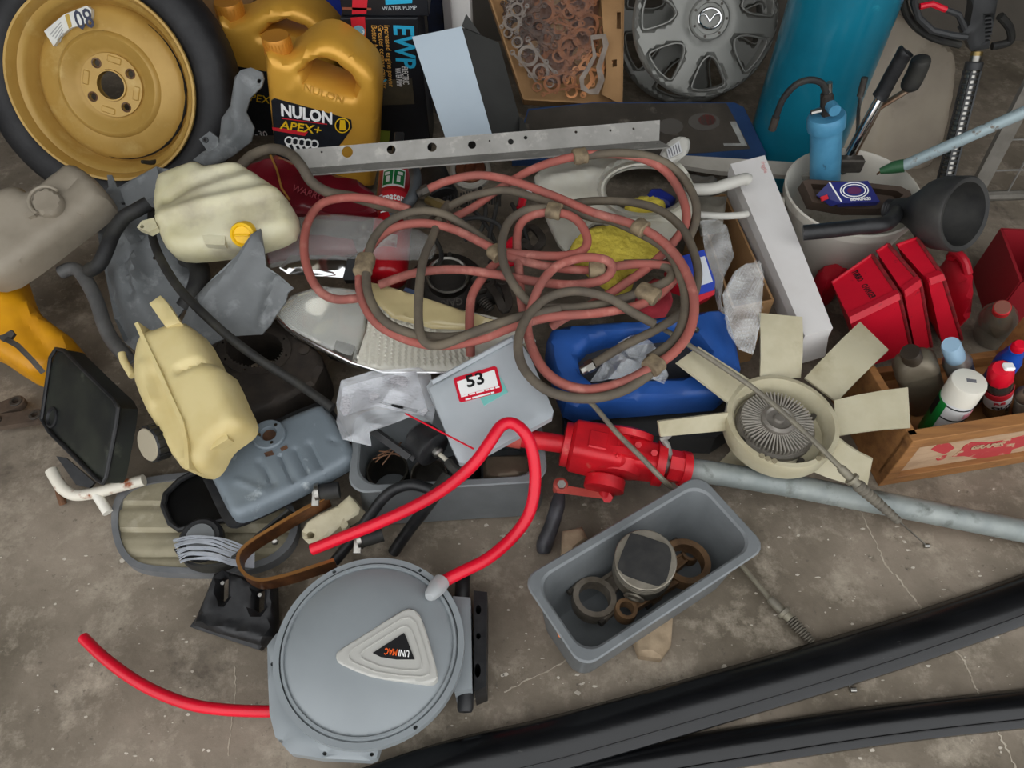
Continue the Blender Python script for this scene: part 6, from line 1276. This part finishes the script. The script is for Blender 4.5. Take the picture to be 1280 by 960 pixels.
# bubble wrap
M_bub = mat('bubble_film', 'dfe0de', .12, alpha=.3, coat=.6)
def bubble(o, z, n, lab):
    pl = PL(*o[0], z, n); t = thing('bubble_wrap', lab, 'bubble wrap', pl.hit(*o[0])-Z*.05)
    mb = MB().plate(pl, o, .0012, shell=True, grid=.006, nz=.024, nsc=32, hf=lambda x, y: .0022*abs(math.sin(x*520)*math.sin(y*520))); part('film', mb, M_bub, t, ang=25)
    mb = MB(); us = [pl.uv(*q) for q in o]; x0, x1 = min(u[0] for u in us), max(u[0] for u in us); y0, y1 = min(u[1] for u in us), max(u[1] for u in us)
    sg = us; s_ = .0056; row = 0; y = y0
    while y < y1:
        x = x0+(s_/2 if row % 2 else 0)
        while x < x1:
            c = False; j = len(sg)-1
            for i in range(len(sg)):
                if (sg[i][1] > y) != (sg[j][1] > y) and x < (sg[j][0]-sg[i][0])*(y-sg[i][1])/(sg[j][1]-sg[i][1])+sg[i][0]: c = not c
                j = i
            if c:
                h = .024*noise.noise(V((x*32, y*32, 3.7))); f = Fr(pl.w(x, y, h+.001), (1, 0, 0), pl.n); mb.lathe([(.0023, 0), (.0019, .0012), (.0009, .0017)], f, 7, False, True)
            x += s_
        y += s_*.87; row += 1
    part('bubbles', mb, mat('bubble_caps', 'e4e4e2', .06, alpha=.22, coat=.8), t, kind='stuff')
bubble([(874, 276), (896, 272), (908, 284), (914, 310), (917, 322), (905, 345), (900, 380), (912, 412), (900, 400), (888, 340), (880, 300)], .2, (-.1, -.2, 1), 'crumpled bubble wrap strip tucked along the cardboard box')
bubble([(903, 368), (915, 345), (932, 330), (950, 328), (954, 345), (952, 380), (948, 410), (944, 440), (925, 435), (912, 412), (905, 390)], .215, (0, -.3, 1), 'bubble wrap bundle bulging between blue case and white box')
# pale plastic pipes and scoop
for pts, r, lab in (([(866, 237, .25), (890, 236, .255), (910, 230, .262), (930, 224, .265), (935, 225, .262)], .011, 'pale grey plastic pipe end resting on the white box'), ([(870, 268, .24), (900, 270, .245), (925, 269, .25), (934, 267, .25)], .0062, 'thin pale plastic pipe beside the bubble wrap')):
    single('plastic_pipe', MB().tube(hose3(pts, 5), r, 12, inner=.002), mat('pale_plastic', 'b8b6ae', .45), lab, 'pipe')
t = thing('plastic_scoop', 'pale plastic scoop with barcode sticker by the angle bar', 'scoop', P(845, 190, .15))
pl = PL(845, 185, .258, (0, -.5, 1)); part('scoop_blade', MB().plate(pl, [(826, 190), (836, 176), (850, 169), (862, 172), (863, 182), (858, 192), (840, 203), (828, 200)], .012, r=.005, grid=.008, smooth=2, bulge=.004), mat('pale_plastic', 'b8b6ae', .45), t)
sk = part('barcode_sticker', MB().plate(pl.up(.006), [(833, 187), (849, 176), (853, 190), (836, 198)], .002), mat('sticker_paper', 'c5c5c5', .6), t)
for k in range(5): part('barcode_bar', MB().plate(pl.up(.0068), [(835+k*3, 187-k*2), (836+k*3, 186.5-k*2), (838.5+k*3, 196-k*1.6), (837.5+k*3, 196.5-k*1.6)], .001), mat('grey_ink', '6a6a6e', .6), sk)
t = thing('board_strip', 'pale strip of board lying behind the white box', 'slat', P(930, 215, .1))
pl = PL(930, 208, .17, (0, -.2, 1)); part('slat_board', MB().plate(pl, [(842, 205), (852, 194), (1012, 204), (1022, 221), (900, 214)], .012), mat('grey_white_board', 'b0aaa0', .7, col2='9d978c', scale=10), t)
lump('paper_packing', [(848, 215), (895, 218), (902, 236), (870, 250), (855, 240)], .17, .04, mat('grey_packing', '5d5850', .6, col2='75706a', scale=15), 'grey plastic packing beside the shroud opening', 'packing')
lump('steel_tray', [(868, 243), (910, 242), (905, 275), (880, 280)], .195, .03, mat('dull_tray', '7b766c', .5, .3, col2='8d887d', scale=12), 'dull grey metal tray under the pale pipes', 'tray')
# --- red parts bins nested together
def red_bins():
    M = mat('red_bin_plastic', 'c5122a', .38, col2='b00e24', scale=8, col3='7d1420', scale3=40, lo3=.64, hi3=.7); Ml = M
    spec = [([(1040, 354, .165), (1090, 319, .2), (1124, 369, .2), (1062, 399, .165)], [(1140, 440, .05), (1080, 460, .05), (1062, 415, .02), (1100, 385, .02)], 'red stacking bin with handwritten TURBO CHARGER beside the white box'),
            ([(1096, 315, .205), (1110, 306, .213), (1150, 352, .213), (1130, 366, .205)], [(1164, 433, .05), (1145, 440, .05), (1118, 385, .02), (1130, 378, .02)], 'middle red stacking bin nested between two others'),
            ([(1121, 307, .217), (1146, 298, .225), (1178, 345, .222), (1160, 351, .217)], [(1202, 424, .05), (1178, 431, .05), (1150, 376, .02), (1166, 372, .02)], 'outer red stacking bin nested next to the funnel')]
    for i, (tp, bt, lab) in enumerate(spec):
        T = [P(*x) for x in tp]; B_ = [P(*x) for x in bt]; t = thing('stacking_bin', lab, 'bin', (sum(B_, V())/4).xy.to_3d(), 'red stacking bins')
        part('bin_shell', MB().hull(T+B_), M, t)
        n = (T[1]-T[0]).cross(T[2]-T[1]); n = n if n.z > 0 else -n; n.normalize()
        a, b = T[3], T[2]; up = (T[0]-T[3]).normalized()
        part('label_lip', MB().hull([a+n*.001, b+n*.001, a+n*.006, b+n*.006, a+up*.012+n*.003, b+up*.012+n*.003, a-up*.01-Z*.004+n*.004, b-up*.01-Z*.004+n*.004]), Ml, t)
        part('edge_rim', MB().tube([T[1]+n*.001, T[2]+n*.001, B_[0]], .0035, 8), mat('dirty_red_edge', '8a1622', .6, col2='4a2018', scale=60), t)
        part('edge_rim', MB().tube([T[0]+n*.001, T[1]+n*.001], .003, 8), M, t)
        if i == 0:
            pl = Plane(T[0]+n*.0012, n)
            text('TURBO', tfr(pl, (1064, 340), (1076, 357)), .0145, M_blackink, t, sx=.55, shear=.15, bold=.0003); text('CHARGER', tfr(pl, (1076, 357), (1092, 379)), .0145, M_blackink, t, sx=.52, shear=.15, bold=.0003)
red_bins()
M_dr = mat('dull_red_plastic', 'b81428', .45, col2='a31023', scale=8)
t = thing('red_fuel_can', 'dull red plastic fuel can behind the stacking bins', 'fuel can', P(1185, 370, 0))
part('can_body', MB().plate(PL(1185, 350, .11, (0, -.15, 1)), [(1189, 320), (1194, 313), (1206, 317), (1219, 330), (1223, 350), (1221, 382), (1216, 392), (1211, 386), (1201, 350)], .1, r=.02, grid=.011, smooth=2), M_dr, t)
part('can_handle', MB().tube(cat([P(1188, 322, .11), P(1194, 316, .128), P(1205, 326, .128), P(1210, 342, .11)], 4), .009, 10), M_dr, t)
t = thing('red_scoop_bin', 'red plastic tub end between white box and stacking bins', 'tub', P(1045, 345, 0))
part('tub_shell', MB().plate(PL(1045, 335, .1, (0, -.1, 1)), [(1024, 338), (1032, 328), (1046, 325), (1058, 331), (1066, 332), (1056, 344), (1044, 350), (1034, 356)], .09, r=.014, grid=.009, smooth=2), M_dr, t)
t = thing('dark_red_crate', 'dark red open crate beyond the sauce bottles by the mesh gate', 'crate', P(1275, 330, 0))
c4 = [P(1252, 286, .12), P(1330, 290, .12), P(1345, 372, .12), P(1277, 352, .12)]; Mdr = mat('dark_red_plastic', '8a1722', .5)
part('crate_floor', MB().hull([V((x.x, x.y, z)) for x in c4 for z in (.002, .01)]), Mdr, t)
for i in range(4):
    a, b = c4[i], c4[(i+1) % 4]; f = Fr(V(((a.x+b.x)/2, (a.y+b.y)/2, .06)), V((b.x-a.x, b.y-a.y, 0))); part('crate_wall', MB().box(f, (b-a).xy.length, .006, .12), Mdr, t)
# --- timber fruit box
def timber():
    M = mat('old_pine', '9a6b3c', .75, col2='7d5430', scale=8, stretch=(1, 8, 8), bump=.25); M2 = mat('faded_board', 'b79a7c', .8, col2='a5876a', scale=14, bump=.2, stretch=(1, 6, 6))
    c0 = P(1096, 604, 0); c1 = P(1292, 572, 0); f = Fr(c0, c1-c0); Lx = .34; h = .138; dp = .21; tk = .014
    t = thing('timber_box', 'old timber box with peeling red paper label holding bottles', 'box', f.p(Lx/2, dp/2, 0))
    part('front_board', MB().box(f.at(Lx/2, tk*.55, h/2), Lx-.01, tk*.6, h-.01), M2, t)
    for z in (h-.012, .012): part('front_rail', MB().box(f.at(Lx/2, tk*.3, z), Lx, tk*1.5, .024, .001), M, t)
    for x in (.011, Lx-.05): part('front_stile', MB().box(f.at(x, tk*.2, h/2), .022, tk*1.4, h-.03, .001), M, t)
    part('end_board', MB().box(f.at(.007, dp/2, h/2), .014, dp-.01, h, .001), M, t); part('end_board', MB().box(f.at(Lx-.007, dp/2, h/2), .014, dp-.01, h, .001), M, t)
    part('back_board', MB().box(f.at(Lx/2, dp-.007, h*.15), Lx, .014, h*.3, .001), M, t)
    part('floor_board', MB().box(f.at(Lx/2, dp/2, .006), Lx-.02, dp-.02, .012), M, t)
    pl = Plane(f.p(0, tk*.55-tk*.3-.0008, 0), -f.y); Mr = mat('peeling_red_paper', 'b03a3c', .75, col2='b79a7c', scale=45, lo=.58, hi=.64)
    part('label_scrap', MB().plate(pl, [(1164, 562), (1172, 556), (1180, 553), (1188, 555), (1193, 560), (1186, 565), (1180, 568), (1174, 566), (1168, 564)], .0016, grid=.004, nz=.001), Mr, t)
    part('label_scrap', MB().plate(pl, [(1170, 574), (1178, 570), (1184, 569), (1180, 574), (1172, 576)], .0016), Mr, t)
    lb = part('label_scrap', MB().plate(pl, [(1190, 571), (1200, 564), (1206, 557), (1215, 553), (1240, 553), (1262, 549), (1278, 545), (1300, 540), (1300, 556), (1280, 558), (1266, 562), (1258, 575), (1240, 580), (1226, 584), (1214, 580), (1222, 573), (1205, 570)], .0016, grid=.005, nz=.001), Mr, t)
    text('GRAPES', tfr(pl.up(.001), (1212, 562), (1272, 555)), .0155, M2, lb, sx=1.15, bold=.0007)
    for q in ((1252, 546, 1275, 543),): pass
    return f, Lx, dp, h
ft, Lx, dp, hb = timber()
def can(name, base, top, r, label, cat_, build, group=None):
    A, B = V(base), V(top); d = B-A; f = Fr(A, (1, 0, 0), d); t = thing(name, label, cat_, A, group); build(t, f, d.length, r); return t
def tin(t, f, L_, r):
    part('tin_body', MB().rings([rrect(f, 2.6*r*s_, 2*r*s_, r*.5, z, 5) for s_, z in ((.97, 0), (1, .004), (1, L_*.72), (1.02, L_*.73), (1.02, L_*.75), (.8, L_*.86), (.5, L_*.9))]), mat('grimy_tin', '6d6556', .45, .4, col2='544b3f', scale=14), t)
    part('screw_cap', MB().lathe([(r*.62, L_*.88), (r*.62, L_*1.0), (r*.55, L_*1.02), (r*.1, L_*1.02)], f, 24, True, True), mat('grimy_cap', '2c251e', .4, col2='3d342a', scale=30), t)
can('solvent_tin', P(1160, 502, .031), P(1138, 441, .2), .025, 'grimy brown solvent tin with black screw cap by the fan blade', 'tin', tin)
def spray(t, f, L_, r):
    part('can_body', MB().lathe([(r*.95, 0), (r, .004), (r, L_*.7), (r*1.03, L_*.705), (r*1.03, L_*.72), (r*.85, L_*.78), (r*.62, L_*.82)], f, 28, True, True), mat('silver_can', 'b9b8b2', .3, .7, col2='8a8780', scale=20), t)
    part('clear_cap', MB().lathe([(r*.72, L_*.78), (r*.68, L_*1.0), (r*.6, L_*1.02), (r*.1, L_*1.02)], f, 28, True, True), mat('clear_blue_cap', '9fc0d8', .2, alpha=.8), t, 'translucent pale blue cap')
can('spray_can', P(1212, 497, .024), P(1189, 432, .214), .0215, 'silver spray can with translucent blue cap in the timber box', 'spray can', spray)
def aerosol(t, f, L_, r):
    part('can_body', MB().lathe([(r*.95, 0), (r, .004), (r, L_*.74), (r*.9, L_*.76)], f, 32, True, True), mat('white_can', 'd6d6d4', .35), t)
    a0 = math.atan2(-f.y.dot(V((0, -1, .3))), 1)
    part('green_panel', arc_patch(f, r+.0004, 2.3, 3.7, L_*.1, L_*.72, .0008), mat('can_green', '117a34', .4), t)
    part('black_panel', arc_patch(f, r+.0012, 2.7, 3.2, L_*.45, L_*.7, .0008), M_blackink, t)
    for z in (.70, .52): part('black_line', arc_patch(f, r+.0006, 3.7, 7.2, L_*z, L_*(z+.012), .0008), M_blackink, t)
    part('pink_print', arc_patch(f, r+.0006, 4.9, 5.8, L_*.56, L_*.64, .0008), mat('pink_print', 'd58a94', .5), t)
    cp = part('cap', MB().lathe([(r*1.03, L_*.75), (r*1.03, L_*.97), (r*.98, L_*.995), (r*.9, L_*1.0), (r*.1, L_*1.0)], f, 36, True, True), mat('ivory_cap', 'd9d5c8', .4), t)
    part('cap_print', MB().box(Fr(f.p(.003, .0, L_*1.0), (1, -.25, 0), f.z), .014, .007, .0006), mat('grey_ink', '6a6a6e', .6), cp)
can('aerosol_can', P(1165, 545, .03), P(1212, 476, .185), .0265, 'white and green aerosol leaning on the timber box edge', 'aerosol', aerosol)
def redcap(t, f, L_, r):
    part('bottle_body', MB().lathe([(r*.9, 0), (r, .006), (r, L_*.62), (r*.85, L_*.74), (r*.5, L_*.82)], f, 26, True, True), mat('smoky_bottle', '35302c', .2, coat=.4), t)
    lb = part('label_band', arc_patch(f, r+.0005, 3.3, 6.1, L_*.3, L_*.6), M_white, t); part('red_band', arc_patch(f, r+.0006, 3.3, 6.1, L_*.52, L_*.64), M_redink, t)
    text_cyl('RE', f, r+.0012, 4.2, L_*.43, .016, M_redink, lb, bold=.0005); text_cyl('OUT', f, r+.0012, 4.1, L_*.32, .016, M_blackink, lb, bold=.0006)
    cp = part('nozzle_cap', MB().lathe([(r*.9, L_*.78), (r*.95, L_*.8), (r*.9, L_*.94), (r*.6, L_*1.0), (r*.1, L_*1.0)], f, 10, True, True), M_redhose, t)
    part('white_tip', MB().box(Fr(f.p(r*.45, .0, L_*1.0), (1, 0, .2)), .016, .014, .008, .002), M_white, cp)
can('cleaner_bottle', P(1244, 512, .02), P(1252, 460, .2), .021, 'dark cleaner bottle with red nozzle cap and white label', 'bottle', redcap)
def bluecap(t, f, L_, r):
    part('bottle_body', MB().lathe([(r*.95, 0), (r, .005), (r, L_*.65), (r*.8, L_*.74), (r*.78, L_*.8), (r*.62, L_*.84), (r*.6, L_*.93)], f, 26, True, True), mat('blue_bottle', '1f4fb4', .35), t)
    part('red_tip', MB().lathe([(r*.55, L_*.92), (r*.55, L_*1.0), (r*.4, L_*1.04), (r*.1, L_*1.04)], f, 12, True, True), M_redhose, t)
can('additive_bottle', P(1240, 480, .05), P(1274, 432, .185), .02, 'blue additive bottle with red tip leaning in the timber box', 'bottle', bluecap)
def petb(t, f, L_, r):
    part('bottle_body', MB().lathe([(r*.9, 0), (r, .01), (r, L_*.55), (r*.9, L_*.7), (r*.6, L_*.85), (r*.36, L_*.9)], f, 30, True, True), mat('murky_bottle', '5a5548', .15, alpha=.75, coat=.5), t)
    cp = part('red_cap', MB().lathe([(r*.42, L_*.88), (r*.42, L_*.99), (r*.38, L_*1.0), (r*.1, L_*1.0)], f, 26, True, True), mat('red_cap', 'c2282e', .4), t)
    part('dusty_cap_top', MB().lathe([(r*.38, L_*1.0), (r*.36, L_*1.003), (r*.05, L_*1.003)], f, 24, True, True), mat('dusty_cap', '7d4a3c', .7), cp)
can('drink_bottle', P(1240, 420, 0), P(1253, 384, .15), .034, 'murky clear plastic bottle with red cap behind the timber box', 'bottle', petb)
def brown(t, f, L_, r):
    part('tin_body', MB().lathe([(r*.97, 0), (r, .004), (r, L_*.85), (r*1.03, L_*.87), (r*1.03, L_*.9), (r*.7, L_*.98), (r*.5, L_*1.0)], f, 28, True, True), mat('rusty_tin', '7d6b5a', .5, .3, col2='5f4d3e', scale=20), t)
    part('paper_label', arc_patch(f, r+.0005, 3.2, 5.2, L_*.2, L_*.8), mat('aged_label', 'c9c2b4', .7, col2='a59c8c', scale=30), t)
    part('lid_hole', MB().lathe([(r*.36, L_*.99), (r*.36, L_*1.02), (r*.24, L_*1.02), (r*.22, L_*.99)], f, 18, True, True), M_darkiron, t)
can('brown_tin', P(1278, 516, .022), P(1284, 490, .117), .016, 'brown tin with aged paper label at the box end', 'tin', brown)
